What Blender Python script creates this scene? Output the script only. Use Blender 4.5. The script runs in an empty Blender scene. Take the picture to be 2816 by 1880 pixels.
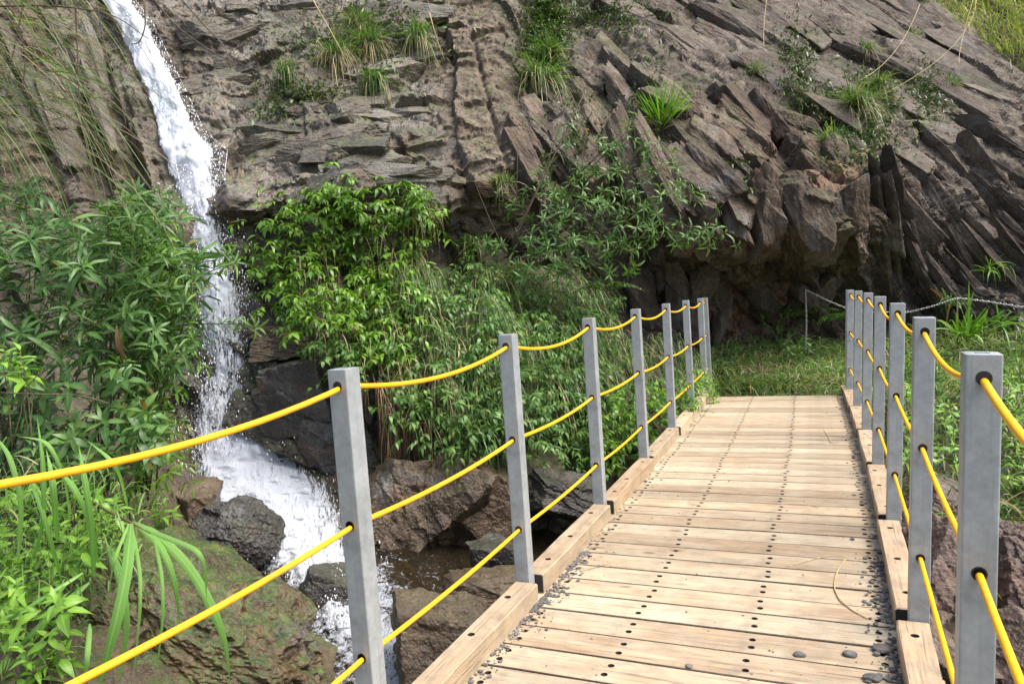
import bpy, math, random
import numpy as np
from mathutils import Vector, Matrix
from mathutils.geometry import delaunay_2d_cdt

random.seed(7)
rng = np.random.default_rng(7)
scene = bpy.context.scene
COL = scene.collection

# ------------------------------------------------------------------ camera
FPX, YAW, PIT, ROL = 2040.5, .406, .0658, -.0657          # focal length in pixels of the 2816 px wide photograph
CAM = np.array([.897, 0.0, 1.511])
_cy, _sy, _cp, _sp, _cr, _sr = math.cos(YAW), math.sin(YAW), math.cos(PIT), math.sin(PIT), math.cos(ROL), math.sin(ROL)
FWD = np.array([-_sy * _cp, _cy * _cp, -_sp])
_rt = np.array([_cy, _sy, 0.0])
_up = np.cross(_rt, FWD)
RGT = _cr * _rt + _sr * _up
UPV = -_sr * _rt + _cr * _up
cam_data = bpy.data.cameras.new('camera')
cam = bpy.data.objects.new('camera', cam_data)
COL.objects.link(cam)
cam_data.sensor_width = 36.0
cam_data.lens = FPX / 2816 * 36
cam_data.clip_start = .05
cam_data.clip_end = 800
cam.matrix_world = Matrix(((RGT[0], UPV[0], -FWD[0], CAM[0]), (RGT[1], UPV[1], -FWD[1], CAM[1]),
                           (RGT[2], UPV[2], -FWD[2], CAM[2]), (0, 0, 0, 1)))
scene.camera = cam

# ------------------------------------------------------------------ light: bright hazy day, soft high sun from the right
SUN_EL, SUN_AZ = math.radians(58), math.radians(93)       # azimuth clockwise from +Y
world = bpy.data.worlds.new('World')
scene.world = world
world.use_nodes = True
wn = world.node_tree
bg = wn.nodes['Background']
sky = wn.nodes.new('ShaderNodeTexSky')
sky.sky_type = 'NISHITA'
sky.sun_disc = False
sky.sun_elevation = SUN_EL
sky.sun_rotation = SUN_AZ
sky.air_density = 1.0
sky.dust_density = 4.0
sky.ozone_density = 1.0
wn.links.new(sky.outputs[0], bg.inputs[0])
bg.inputs[1].default_value = .145
sun_data = bpy.data.lights.new('sun', 'SUN')
sun_data.energy = 2.4
sun_data.angle = math.radians(36)
sun_data.color = (1.0, .97, .92)
sun = bpy.data.objects.new('sun', sun_data)
COL.objects.link(sun)
_sd = Vector((math.sin(SUN_AZ) * math.cos(SUN_EL), math.cos(SUN_AZ) * math.cos(SUN_EL), math.sin(SUN_EL)))
sun.rotation_euler = _sd.to_track_quat('Z', 'Y').to_euler()
scene.view_settings.view_transform = 'Standard'
scene.view_settings.look = 'None'
scene.view_settings.gamma = 1.0
scene.view_settings.exposure = 1.2
scene.cycles.max_bounces = 8
scene.cycles.transparent_max_bounces = 24

# ------------------------------------------------------------------ helpers: pixels, noise, meshes
KV = 2816 / 2349.0            # the photograph was measured in a 2349 px wide view


def P(x, y, d):
    """world point(s) seen at view pixel x,y with depth d along the view axis"""
    x = np.asarray(x, float); y = np.asarray(y, float); d = np.asarray(d, float)
    a = (x * KV - 1408) / FPX
    b = -(y * KV - 940) / FPX
    r = a[..., None] * RGT + b[..., None] * UPV + FWD
    return CAM + r * d[..., None]


def to_px(p):
    v = np.asarray(p, float) - CAM
    z = v @ FWD
    return (1408 + FPX * (v @ RGT) / z) / KV, (940 - FPX * (v @ UPV) / z) / KV, z


def _h(i, j, k, s):
    n = (i.astype(np.int64) * 374761393 + j.astype(np.int64) * 668265263 + k.astype(np.int64) * 2147483647 + s * 974634777) & 0xffffffff
    n = ((n ^ (n >> 13)) * 1274126177) & 0xffffffff
    n = ((n ^ (n >> 16)) * 2246822519) & 0xffffffff
    return ((n ^ (n >> 15)) & 0xffffff) / float(0xffffff)


def vnoise(p, s=0):
    f = np.floor(p); t = p - f
    t = t * t * (3 - 2 * t)
    i, j, k = f[:, 0], f[:, 1], f[:, 2]
    r = 0
    for a in (0, 1):
        for b in (0, 1):
            for c in (0, 1):
                w = (t[:, 0] if a else 1 - t[:, 0]) * (t[:, 1] if b else 1 - t[:, 1]) * (t[:, 2] if c else 1 - t[:, 2])
                r = r + w * _h(i + a, j + b, k + c, s)
    return r * 2 - 1


def fbm(p, oct=4, s=0, gain=.5):
    r = 0; a = 1
    p = np.asarray(p, float)
    for o in range(oct):
        r = r + a * vnoise(p * (2.03 ** o) + 17.3 * o, s + o)
        a *= gain
    return r


def vor2(a, b, s=0, jit=.92):
    """two nearest jittered cells: distances, cell ids and offsets to their seeds"""
    fa = np.floor(a); fb = np.floor(b)
    F1 = np.full(a.shape, 9e9); F2 = np.full(a.shape, 9e9)
    A = [np.zeros_like(a) for _ in range(4)]; B = [np.zeros_like(a) for _ in range(4)]
    z = np.zeros_like(a)
    for i in (-1, 0, 1):
        for j in (-1, 0, 1):
            ia, ib = fa + i, fb + j
            xa = a - (ia + .5 + jit * (_h(ia, ib, z, s) - .5))
            xb = b - (ib + .5 + jit * (_h(ia, ib, z + 1, s) - .5))
            d = np.hypot(xa, xb)
            m = d < F1
            m2 = (~m) & (d < F2)
            new = (ia, ib, xa, xb)
            for k in range(4):
                B[k] = np.where(m, A[k], np.where(m2, new[k], B[k]))
                A[k] = np.where(m, new[k], A[k])
            F2 = np.where(m, F1, np.where(m2, d, F2))
            F1 = np.where(m, d, F1)
    return F1, F2, A, B


def blocks(a, b, s=0, tilt=.8, crack=.4, eps=.10, lean=(0.0, 0.0)):
    """broken-rock relief: every cell has its own height and tilt, joints recessed"""
    F1, F2, A, B = vor2(a, b, s)
    z = np.zeros_like(a)

    def val(c):
        h = _h(c[0], c[1], z + 2, s) - .5
        t1 = _h(c[0], c[1], z + 3, s) - .5
        t2 = _h(c[0], c[1], z + 4, s) - .5
        return h + (tilt * 2 * t1 + lean[0]) * c[2] + (tilt * 2 * t2 + lean[1]) * c[3]
    g = F2 - F1
    w = .5 + .5 * sstep(0, eps, g)
    e = np.clip(g / .14, 0, 1)
    return val(A) * w + val(B) * (1 - w) - crack * (1 - e) ** 2


def sstep(e0, e1, x):
    t = np.clip((x - e0) / (e1 - e0), 0, 1)
    return t * t * (3 - 2 * t)


class TPS:
    def __init__(self, xy, v, lam=1e-3):
        self.xy = np.asarray(xy, float); v = np.asarray(v, float)
        self.c = self.xy.mean(0); self.sc = self.xy.std()
        q = (self.xy - self.c) / self.sc
        self.q = q; n = len(q)
        K = self._k(q, q) + lam * np.eye(n)
        Q = np.hstack([np.ones((n, 1)), q])
        A = np.zeros((n + 3, n + 3)); A[:n, :n] = K; A[:n, n:] = Q; A[n:, :n] = Q.T
        self.w = np.linalg.solve(A, np.concatenate([v, np.zeros(3)]))

    @staticmethod
    def _k(a, b):
        r2 = ((a[:, None] - b[None]) ** 2).sum(-1)
        return .5 * r2 * np.log(r2 + 1e-12)

    def __call__(self, x, y):
        x = np.asarray(x, float); sh = x.shape
        q = (np.stack([x.ravel(), np.asarray(y, float).ravel()], 1) - self.c) / self.sc
        out = np.empty(len(q))
        n = len(self.q)
        for k in range(0, len(q), 100000):
            s = q[k:k + 100000]
            out[k:k + 100000] = self._k(s, self.q) @ self.w[:n] + self.w[n] + s @ self.w[n + 1:]
        return out.reshape(sh)


def mesh_np(name, V, F, attrs=None, smooth=True):
    """mesh from numpy; F is an (n,3) or (n,4) array"""
    V = np.asarray(V, np.float32); F = np.asarray(F, np.int32)
    me = bpy.data.meshes.new(name)
    n, m = F.shape
    me.vertices.add(len(V)); me.vertices.foreach_set('co', V.ravel())
    me.loops.add(n * m); me.loops.foreach_set('vertex_index', F.ravel())
    me.polygons.add(n)
    me.polygons.foreach_set('loop_start', np.arange(0, n * m, m, dtype=np.int32))
    try:
        me.polygons.foreach_set('loop_total', np.full(n, m, np.int32))
    except Exception:
        pass
    me.polygons.foreach_set('use_smooth', np.full(n, bool(smooth)))
    for k, v in (attrs or {}).items():
        at = me.attributes.new(k, 'FLOAT', 'POINT')
        at.data.foreach_set('value', np.asarray(v, np.float32))
    me.update(calc_edges=True)
    me.validate()
    return me


def obj(name, me, mat=None, parent=None, loc=None, **props):
    o = bpy.data.objects.new(name, me)
    COL.objects.link(o)
    if mat is not None and me is not None and len(me.materials) == 0:
        me.materials.append(mat)
    if parent is not None:
        o.parent = parent
    if loc is not None:
        o.location = loc
    for k, v in props.items():
        o[k] = v
    return o


def empty(name, loc, label, category, group=None):
    o = bpy.data.objects.new(name, None)
    o.empty_display_size = .1
    COL.objects.link(o)
    o.location = loc
    o['label'] = label; o['category'] = category
    if group:
        o['group'] = group
    return o


def grid_faces(nu, nv):
    i = np.arange(nu * nv).reshape(nv, nu)
    return np.stack([i[:-1, :-1].ravel(), i[:-1, 1:].ravel(), i[1:, 1:].ravel(), i[1:, :-1].ravel()], 1)


def tube(pts, rad, sides=8, cap=True):
    """one tube along a polyline: verts, quads"""
    p = np.asarray(pts, float); n = len(p)
    rad = np.broadcast_to(np.asarray(rad, float), (n,))
    t = np.gradient(p, axis=0); t /= np.linalg.norm(t, axis=1)[:, None] + 1e-12
    ref = np.array([0, 0, 1.0]) if abs(t[:, 2]).mean() < .9 else np.array([1.0, 0, 0])
    a = np.cross(t, ref); a /= np.linalg.norm(a, axis=1)[:, None] + 1e-12
    b = np.cross(t, a)
    an = np.linspace(0, 2 * np.pi, sides, endpoint=False)
    V = p[:, None] + rad[:, None, None] * (np.cos(an)[None, :, None] * a[:, None] + np.sin(an)[None, :, None] * b[:, None])
    V = V.reshape(-1, 3)
    F = []
    i = np.arange(n * sides).reshape(n, sides)
    j = np.roll(i, -1, axis=1)
    F = np.stack([i[:-1], j[:-1], j[1:], i[1:]], -1).reshape(-1, 4)
    if cap:
        V = np.vstack([V, p[:1], p[-1:]])
        c0, c1 = n * sides, n * sides + 1
        k = np.arange(sides)
        F = np.vstack([F, np.stack([np.full(sides, c0), (k + 1) % sides, k, np.full(sides, c0)], 1)[:, [0, 1, 2, 2]],
                       np.stack([np.full(sides, c1), (n - 1) * sides + k, (n - 1) * sides + (k + 1) % sides], 1)[:, [0, 1, 2, 2]]])
    return V, F


def quads_to_mesh(name, parts, smooth=True, attrs=None):
    """join (V,F quads) lists; degenerate quads become triangles"""
    off = 0; VV = []; polys = []
    for V, F in parts:
        VV.append(V)
        for f in (F + off).tolist():
            polys.append(f[:3] if f[2] == f[3] else f)
        off += len(V)
    me = bpy.data.meshes.new(name)
    me.from_pydata(np.vstack(VV).tolist(), [], polys)
    if smooth:
        me.polygons.foreach_set('use_smooth', np.full(len(me.polygons), True))
    me.update()
    return me


def bezier(a, b, c, n=8):
    t = np.linspace(0, 1, n)[:, None]
    a, b, c = (np.asarray(q, float) for q in (a, b, c))
    return (1 - t) ** 2 * a + 2 * t * (1 - t) * b + t * t * c


def inpoly(n, poly, r=None):
    """n random points inside a polygon"""
    r = r or rng
    poly = np.asarray(poly, float)
    lo, hi = poly.min(0), poly.max(0)
    out = []
    while len(out) < n:
        q = lo + (hi - lo) * r.random((n * 2, 2))
        inside = np.zeros(len(q), bool)
        j = len(poly) - 1
        for i in range(len(poly)):
            xi, yi = poly[i]; xj, yj = poly[j]
            c = ((yi > q[:, 1]) != (yj > q[:, 1])) & (q[:, 0] < (xj - xi) * (q[:, 1] - yi) / (yj - yi + 1e-9) + xi)
            inside ^= c
            j = i
        out += q[inside].tolist()
    return np.array(out[:n])


# ------------------------------------------------------------------ materials
class NT:
    def __init__(self, name):
        self.m = bpy.data.materials.new(name)
        self.m.use_nodes = True
        self.t = self.m.node_tree
        self.b = self.t.nodes['Principled BSDF']
        self.out = self.t.nodes['Material Output']

    def n(self, typ, **kw):
        nd = self.t.nodes.new('ShaderNode' + typ)
        for k, v in kw.items():
            if k in nd.inputs:
                nd.inputs[k].default_value = v
            else:
                setattr(nd, k, v)
        return nd

    def l(self, a, b):
        self.t.links.new(a, b)

    def coord(self, kind='Object', scale=(1, 1, 1), rot=(0, 0, 0)):
        c = self.n('TexCoord'); mp = self.n('Mapping')
        self.l(c.outputs[kind], mp.inputs[0])
        mp.inputs['Scale'].default_value = scale
        mp.inputs['Rotation'].default_value = rot
        return mp.outputs[0]

    def noise(self, vec, scale, detail=6, rough=.6, dist=0):
        nd = self.n('TexNoise', Scale=scale, Detail=detail, Roughness=rough, Distortion=dist)
        if vec is not None:
            self.l(vec, nd.inputs['Vector'])
        return nd.outputs[0]

    def ramp(self, fac, stops, interp='LINEAR'):
        nd = self.n('ValToRGB')
        cr = nd.color_ramp
        cr.interpolation = interp
        while len(cr.elements) < len(stops):
            cr.elements.new(.5)
        for e, (p, c) in zip(cr.elements, stops):
            e.position = p
            e.color = (*c, 1) if not isinstance(c, (int, float)) else (c, c, c, 1)
        self.l(fac, nd.inputs[0])
        return nd.outputs[0]

    def mix(self, fac, a, b, blend='MIX'):
        nd = self.n('Mix', data_type='RGBA', blend_type=blend)
        for s, v in ((nd.inputs[0], fac), (nd.inputs[6], a), (nd.inputs[7], b)):
            if hasattr(v, 'is_linked'):
                self.l(v, s)
            else:
                s.default_value = v if isinstance(v, (int, float)) else (*v, 1)
        return nd.outputs[2]

    def math(self, op, a, b=0.0, c=0.0, clamp=False):
        nd = self.n('Math', operation=op, use_clamp=clamp)
        for s, v in zip(nd.inputs, (a, b, c)):
            if hasattr(v, 'is_linked'):
                self.l(v, s)
            else:
                s.default_value = v
        return nd.outputs[0]

    def attr(self, name):
        return self.n('Attribute', attribute_name=name).outputs['Fac']

    def bump(self, h, strength=.5, dist=.02, normal=None):
        nd = self.n('Bump', Strength=strength, Distance=dist)
        self.l(h, nd.inputs['Height'])
        if normal is not None:
            self.l(normal, nd.inputs['Normal'])
        return nd.outputs[0]

    def set(self, **kw):
        for k, v in kw.items():
            s = self.b.inputs[k.replace('_', ' ')]
            if hasattr(v, 'is_linked'):
                self.l(v, s)
            else:
                s.default_value = (*v, 1) if isinstance(v, tuple) and len(v) == 3 else v
        return self.m


def wood_material(name, tint=(1, 1, 1)):
    t = NT(name)
    oi = t.n('ObjectInfo')
    co = t.n('TexCoord')
    add = t.n('VectorMath', operation='ADD')
    rv = t.n('CombineXYZ')
    r7 = t.math('MULTIPLY', oi.outputs['Random'], 37.0)
    for i in range(3):
        t.l(r7, rv.inputs[i])
    t.l(co.outputs['Object'], add.inputs[0]); t.l(rv.outputs[0], add.inputs[1])
    mp = t.n('Mapping'); t.l(add.outputs[0], mp.inputs[0]); mp.inputs['Scale'].default_value = (1.2, 26, 26)
    grain = t.noise(mp.outputs[0], 3.0, 6, .62, .6)
    mp2 = t.n('Mapping'); t.l(add.outputs[0], mp2.inputs[0]); mp2.inputs['Scale'].default_value = (1.0, 6, 6)
    broad = t.noise(mp2.outputs[0], 1.6, 3, .5, 1.2)
    patch = t.noise(add.outputs[0], 4.5, 5, .6)
    fine = t.noise(add.outputs[0], 90, 3, .6)
    tt = lambda c: tuple(a * b for a, b in zip(c, tint))
    base = t.ramp(broad, [(.2, tt((.30, .185, .095))), (.5, tt((.42, .28, .155))), (.8, tt((.52, .385, .245)))])
    g2 = t.ramp(grain, [(.28, .42), (.45, .88), (.7, 1.1)])
    c = t.mix(.85, base, g2, 'MULTIPLY')
    # grey weathering in patches
    wmask = t.ramp(patch, [(.42, 0.0), (.68, 1.0)])
    c = t.mix(t.math('MULTIPLY', wmask, .55), c, tt((.46, .405, .30)))
    pg = t.math('FRACT', t.math('MULTIPLY', oi.outputs['Random'], 7.31))
    c = t.mix(t.math('MULTIPLY', pg, .45), c, tt((.47, .41, .30)))
    c = t.mix(.6, c, t.ramp(grain, [(.34, .62), (.44, 1.0)]), 'MULTIPLY')
    # dark narrow checks along the grain
    mp3 = t.n('Mapping'); t.l(add.outputs[0], mp3.inputs[0]); mp3.inputs['Scale'].default_value = (.8, 60, 60)
    chk = t.noise(mp3.outputs[0], 2.2, 4, .5, .4)
    chm = t.ramp(chk, [(.29, 1.0), (.36, 0.0)])
    c = t.mix(t.math('MULTIPLY', chm, .7), c, (.10, .065, .04))
    # knots
    mp4 = t.n('Mapping'); t.l(add.outputs[0], mp4.inputs[0]); mp4.inputs['Scale'].default_value = (2.2, 5.0, 5.0)
    vo = t.n('TexVoronoi', Scale=1.0, Randomness=1.0); t.l(mp4.outputs[0], vo.inputs['Vector'])
    kn = t.ramp(vo.outputs['Distance'], [(.045, 1.0), (.11, 0.0)])
    c = t.mix(t.math('MULTIPLY', kn, .75), c, (.13, .07, .035))
    # dirt
    dm = t.ramp(t.noise(co.outputs['Object'], 7.0, 6, .7), [(.48, 0.0), (.70, .6)])
    c = t.mix(dm, c, (.20, .15, .10))
    hv = t.n('HueSaturation'); t.l(c, hv.inputs['Color'])
    t.l(t.math('MULTIPLY_ADD', oi.outputs['Random'], .40, .70), hv.inputs['Value'])
    hv.inputs['Saturation'].default_value = .84
    t.l(hv.outputs[0], t.b.inputs['Base Color'])
    h = t.math('ADD', t.math('MULTIPLY', grain, .7), t.math('MULTIPLY', fine, .3))
    h = t.math('SUBTRACT', h, t.math('MULTIPLY', chm, .8))
    t.l(t.bump(h, .55, .006), t.b.inputs['Normal'])
    t.set(Roughness=.62, Specular_IOR_Level=.35)
    return t.m


def rock_material(name, cols, wet=0.0, streak=None, moss=.5, use_attr=False, lichen=.3, per_object=False):
    """cols: dark, mid, light; streak: rotation about the view axis of the bedding lines"""
    t = NT(name)
    geo = t.n('NewGeometry')
    pos = geo.outputs['Position']
    n1 = t.noise(pos, .9, 8, .62, .4)
    n2 = t.noise(pos, 6.0, 8, .68, .3)
    n3 = t.noise(pos, 45.0, 4, .65)
    c = t.ramp(t.math('ADD', t.math('MULTIPLY', n1, .55), t.math('MULTIPLY', n2, .45)),
               [(.30, cols[0]), (.48, cols[1]), (.68, cols[2])])
    # rusty and grey blotches
    oc = t.ramp(t.noise(pos, 2.3, 6, .7), [(.55, 0.0), (.72, .75)])
    c = t.mix(t.math('MULTIPLY', oc, .6) if per_object else oc, c, (.15, .082, .045) if not use_attr else (.155, .092, .05))
    gr = t.ramp(t.noise(pos, 1.4, 6, .7, .5), [(.54, 0.0), (.7, .7)])
    c = t.mix(gr, c, (.155, .15, .145))
    if use_attr:
        # right side: purple grey slate; left side: tan wet sandstone
        z = t.attr('zone')
        c2 = t.ramp(t.math('ADD', t.math('MULTIPLY', n1, .4), t.math('MULTIPLY', n2, .6)),
                    [(.34, (.026, .020, .015)), (.5, (.092, .072, .058)), (.66, (.20, .164, .138))])
        c = t.mix(z, c, c2)
        c = t.mix(t.math('MULTIPLY', t.attr('pale'), .6), c, t.ramp(n2, [(.35, (.10, .072, .055)), (.65, (.25, .19, .15))]))
        ru = t.attr('rust')
        rm = t.math('MULTIPLY', ru, t.ramp(n2, [(.42, 0.0), (.6, 1.0)]))
        c = t.mix(rm, c, (.20, .095, .045))
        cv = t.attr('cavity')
        c = t.mix(t.math('MULTIPLY', cv, .75), c, (.035, .030, .022))  # algae film and painted shade darken the rock
    if streak is not None:
        mp = t.n('Mapping'); t.l(pos, mp.inputs[0])
        mp.inputs['Rotation'].default_value = streak
        mp.inputs['Scale'].default_value = (1.0, 9, 9)
        st = t.noise(mp.outputs[0], 1.6, 6, .65, .5)
        c = t.mix(.75, c, t.ramp(st, [(.3, .45), (.5, 1.0), (.7, 1.25)]), 'MULTIPLY')
    # pale lichen specks
    vo = t.n('TexVoronoi', Scale=22.0); t.l(pos, vo.inputs['Vector'])
    ls = t.math('MULTIPLY', t.ramp(vo.outputs['Distance'], [(.12, 1.0), (.2, 0.0)]), t.ramp(n1, [(.5, 0.0), (.62, 1.0)]))
    c = t.mix(t.math('MULTIPLY', ls, lichen), c, (.34, .33, .27))
    # moss on upward faces and in patches
    sx = t.n('SeparateXYZ'); t.l(geo.outputs['Normal'], sx.inputs[0])
    up = t.math('MULTIPLY_ADD', sx.outputs['Z'], .9, .1)
    mm = t.math('ADD', up, t.math('MULTIPLY_ADD', t.noise(pos, 1.7, 7, .72), 2.2, -1.1))
    mm = t.ramp(mm, [(.58, 0.0), (.86, 1.0)])
    if use_attr:
        mm = t.math('MULTIPLY', mm, t.attr('moss'))
    mossc = t.ramp(n2, [(.35, (.018, .030, .008)), (.55, (.06, .085, .018)), (.7, (.13, .14, .035))])
    c = t.mix(t.math('MULTIPLY', mm, moss), c, mossc)
    c = t.mix(.6, c, t.ramp(t.noise(pos, 30.0, 6, .75), [(.36, .45), (.5, 1.0), (.64, 1.4)]), 'MULTIPLY')
    if per_object:
        oi = t.n('ObjectInfo'); hv = t.n('HueSaturation'); t.l(c, hv.inputs['Color'])
        t.l(t.math('MULTIPLY_ADD', oi.outputs['Random'], .6, .72), hv.inputs['Value']); c = hv.outputs[0]
    t.l(c, t.b.inputs['Base Color'])
    h = t.math('ADD', t.math('MULTIPLY', n2, .7), t.math('MULTIPLY', n3, .3))
    t.l(t.bump(h, 1.0, .05), t.b.inputs['Normal'])
    if use_attr:
        w = t.math('MULTIPLY', t.attr('wet'), t.ramp(n1, [(.35, .4), (.6, 1.0)]))
        rough = t.math('MULTIPLY_ADD', w, -.56, .82)
        t.l(rough, t.b.inputs['Roughness'])
        t.l(t.math('MULTIPLY_ADD', w, .5, .25), t.b.inputs['Specular IOR Level'])
    else:
        t.set(Roughness=.85 - .55 * wet, Specular_IOR_Level=.3 + .3 * wet)
    return t.m


def leaf_material(name, dark, mid, light, old=(.22, .14, .03), trans=.35, rough=.42, oldfrac=.04):
    t = NT(name)
    r = t.attr('rnd')
    geo = t.n('NewGeometry')
    nz = t.noise(geo.outputs['Position'], 2.0, 4, .6)
    f = t.math('ADD', t.math('MULTIPLY', r, .7), t.math('MULTIPLY_ADD', nz, .9, -.3))
    c = t.ramp(f, [(.1, dark), (.5, mid), (.92, light)])
    om = t.math('GREATER_THAN', r, 1 - oldfrac)
    c = t.mix(om, c, old)
    rb = t.ramp(t.attr('rib'), [(.80, 0.0), (.97, 1.0)])
    c = t.mix(t.math('MULTIPLY', rb, .45), c, tuple(min(1, x * 1.5 + .05) for x in light))
    c = t.mix(t.math('MULTIPLY', geo.outputs['Backfacing'], .35), c, tuple(min(1, x * 1.6 + .02) for x in mid))
    t.l(c, t.b.inputs['Base Color'])
    t.set(Roughness=rough, Specular_IOR_Level=.45)
    tr = t.n('BsdfTranslucent')
    tc = t.mix(1.0, c, (1.0, 1.25, .45), 'MULTIPLY')
    t.l(tc, tr.inputs['Color'])
    ms = t.n('MixShader'); ms.inputs[0].default_value = trans
    t.l(t.b.outputs[0], ms.inputs[1]); t.l(tr.outputs[0], ms.inputs[2])
    t.l(ms.outputs[0], t.out.inputs['Surface'])
    return t.m


def simple(name, col, rough=.6, metal=0.0, var=.25, scale=30, bump=.2, bd=.003):
    t = NT(name)
    geo = t.n('NewGeometry')
    n = t.noise(geo.outputs['Position'], scale, 5, .6)
    c = t.ramp(n, [(.3, tuple(x * (1 - var) for x in col)), (.7, tuple(min(1, x * (1 + var)) for x in col))])
    t.l(c, t.b.inputs['Base Color'])
    t.l(t.bump(n, bump, bd), t.b.inputs['Normal'])
    t.set(Roughness=rough, Metallic=metal)
    return t.m


def steel_material():
    t = NT('galvanised_steel')
    oi = t.n('ObjectInfo')
    co = t.coord('Object')
    vo = t.n('TexVoronoi', Scale=55.0); t.l(co, vo.inputs['Vector'])
    sp = t.noise(co, 9.0, 6, .65)
    c = t.ramp(sp, [(.3, (.25, .265, .268)), (.5, (.33, .35, .355)), (.72, (.41, .43, .435))])
    vb = t.n('SeparateColor'); t.l(vo.outputs['Color'], vb.inputs[0])
    c = t.mix(.5, c, t.ramp(vb.outputs[0], [(0.0, .88), (1.0, 1.1)]), 'MULTIPLY')
    stm = t.n('Mapping'); t.l(co, stm.inputs[0]); stm.inputs['Scale'].default_value = (30, 30, 1.2)
    stk = t.ramp(t.noise(stm.outputs[0], 2.0, 4, .6), [(.56, 0.0), (.75, .5)])
    c = t.mix(stk, c, (.17, .16, .15))
    rs = t.ramp(t.noise(co, 14.0, 6, .75), [(.72, 0.0), (.84, .4)])
    c = t.mix(rs, c, (.20, .14, .09))
    t.l(c, t.b.inputs['Base Color'])
    t.l(t.bump(sp, .15, .002), t.b.inputs['Normal'])
    t.set(Metallic=.35, Roughness=.48)
    return t.m


M = {}
M['plank'] = wood_material('weathered_deck_wood', (.97, .96, .86))
M['kerb'] = wood_material('kerb_wood', (1.06, .97, .80))
M['steel'] = steel_material()
M['end'] = simple('black_end_grain', (.018, .016, .014), .75)  # black on the near end of each kerb timber
M['hole'] = simple('dark_hole', (.035, .022, .014), .9)  # walls and bottoms of the holes tinted dark
M['edge'] = simple('dark_plank_edge', (.10, .072, .05), .9, 0, .4, 60)  # plank sides and chamfers darker than the tops
M['screw'] = simple('rusty_screw', (.075, .042, .025), .6, .4, .5, 200)
M['cable'] = simple('yellow_plastic', (.80, .40, .006), .38, 0, .1, 12, .05)
def cable_material():
    t = NT('yellow_plastic')
    geo = t.n('NewGeometry')
    n = t.noise(geo.outputs['Position'], 9.0, 6, .7)
    c = t.mix(t.ramp(n, [(.50, 0.0), (.72, .55)]), (.80, .40, .006), (.36, .17, .02))
    t.l(c, t.b.inputs['Base Color'])
    t.l(t.math('MULTIPLY_ADD', n, .4, .2), t.b.inputs['Roughness'])
    return t.m


M['cable'] = cable_material()
M['rubber'] = simple('black_rubber', (.012, .012, .012), .6)
M['galv'] = simple('zinc_bolt', (.45, .46, .46), .4, .6)
M['chain'] = simple('zinc_chain', (.5, .5, .48), .4, .7)
_tan = ((.017, .014, .010), (.074, .061, .043), (.19, .162, .122))
M['cliff'] = rock_material('cliff_rock', _tan, use_attr=True, lichen=.55, streak=(0, math.radians(50), YAW), moss=.95)
M['bank'] = rock_material('bank_rock', ((.022, .017, .010), (.065, .047, .027), (.13, .095, .055)), wet=.5, moss=.7)
M['wet_dark'] = rock_material('wet_dark_rock', ((.012, .011, .010), (.034, .029, .025), (.075, .065, .055)), wet=.9, moss=.25, lichen=0)
M['wet_brown'] = rock_material('wet_brown_rock', ((.026, .018, .011), (.08, .052, .03), (.17, .118, .072)), wet=.8, moss=.2, lichen=.05)
M['red_rock'] = rock_material('reddish_rock', ((.05, .032, .026), (.13, .086, .070), (.25, .185, .16)), wet=.5, moss=.2, lichen=.1)
M['mossy'] = rock_material('mossy_slab_rock', ((.024, .016, .008), (.072, .048, .020), (.14, .10, .045)), wet=.95, moss=1.0, lichen=0)
M['pebble'] = rock_material('grey_gravel', ((.05, .048, .045), (.13, .125, .118), (.29, .27, .245)), wet=.1, moss=0)
M['soil'] = rock_material('leafy_soil', ((.03, .024, .013), (.085, .066, .036), (.15, .12, .065)), wet=0, moss=.9)
M['leaf_shrub'] = leaf_material('shrub_leaf', (.018, .052, .010), (.064, .142, .030), (.165, .255, .062))
M['leaf_vine'] = leaf_material('vine_leaf', (.022, .062, .006), (.090, .190, .014), (.235, .36, .032), oldfrac=.02, rough=.36)
M['leaf_bush'] = leaf_material('bush_leaf', (.020, .055, .009), (.068, .145, .026), (.165, .26, .055), oldfrac=.03)
M['leaf_weed'] = leaf_material('weed_leaf', (.05, .125, .010), (.135, .27, .024), (.26, .41, .055), oldfrac=.02)
M['blade'] = leaf_material('grass_blade', (.024, .058, .009), (.080, .150, .026), (.19, .28, .065), old=(.34, .26, .12), oldfrac=.12)
M['cane'] = leaf_material('cane_blade', (.09, .20, .03), (.16, .32, .06), (.28, .45, .13), oldfrac=0)
M['straw'] = leaf_material('dry_straw', (.13, .085, .035), (.26, .19, .09), (.42, .34, .19), oldfrac=0, trans=.2)
M['dead'] = leaf_material('dead_brown_stems', (.05, .026, .012), (.12, .062, .026), (.22, .13, .06), oldfrac=0, trans=.15)
M['moss'] = leaf_material('moss_tuft', (.02, .04, .006), (.045, .085, .012), (.09, .14, .022), oldfrac=.05, trans=.15)
M['straw_s'] = simple('pale_straw_stem', (.36, .27, .13), .7, 0, .3, 30)
M['blade_l'] = leaf_material('light_blade', (.07, .14, .03), (.15, .26, .06), (.28, .38, .13), old=(.36, .29, .14), oldfrac=.1)
M['reed'] = leaf_material('dry_reed', (.05, .035, .018), (.13, .095, .05), (.27, .215, .12), oldfrac=0, trans=.15)
M['twig'] = simple('brown_twig', (.075, .05, .032), .8, 0, .4, 40)
M['stem'] = simple('green_brown_stem', (.09, .075, .035), .7, 0, .4, 40)

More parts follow.
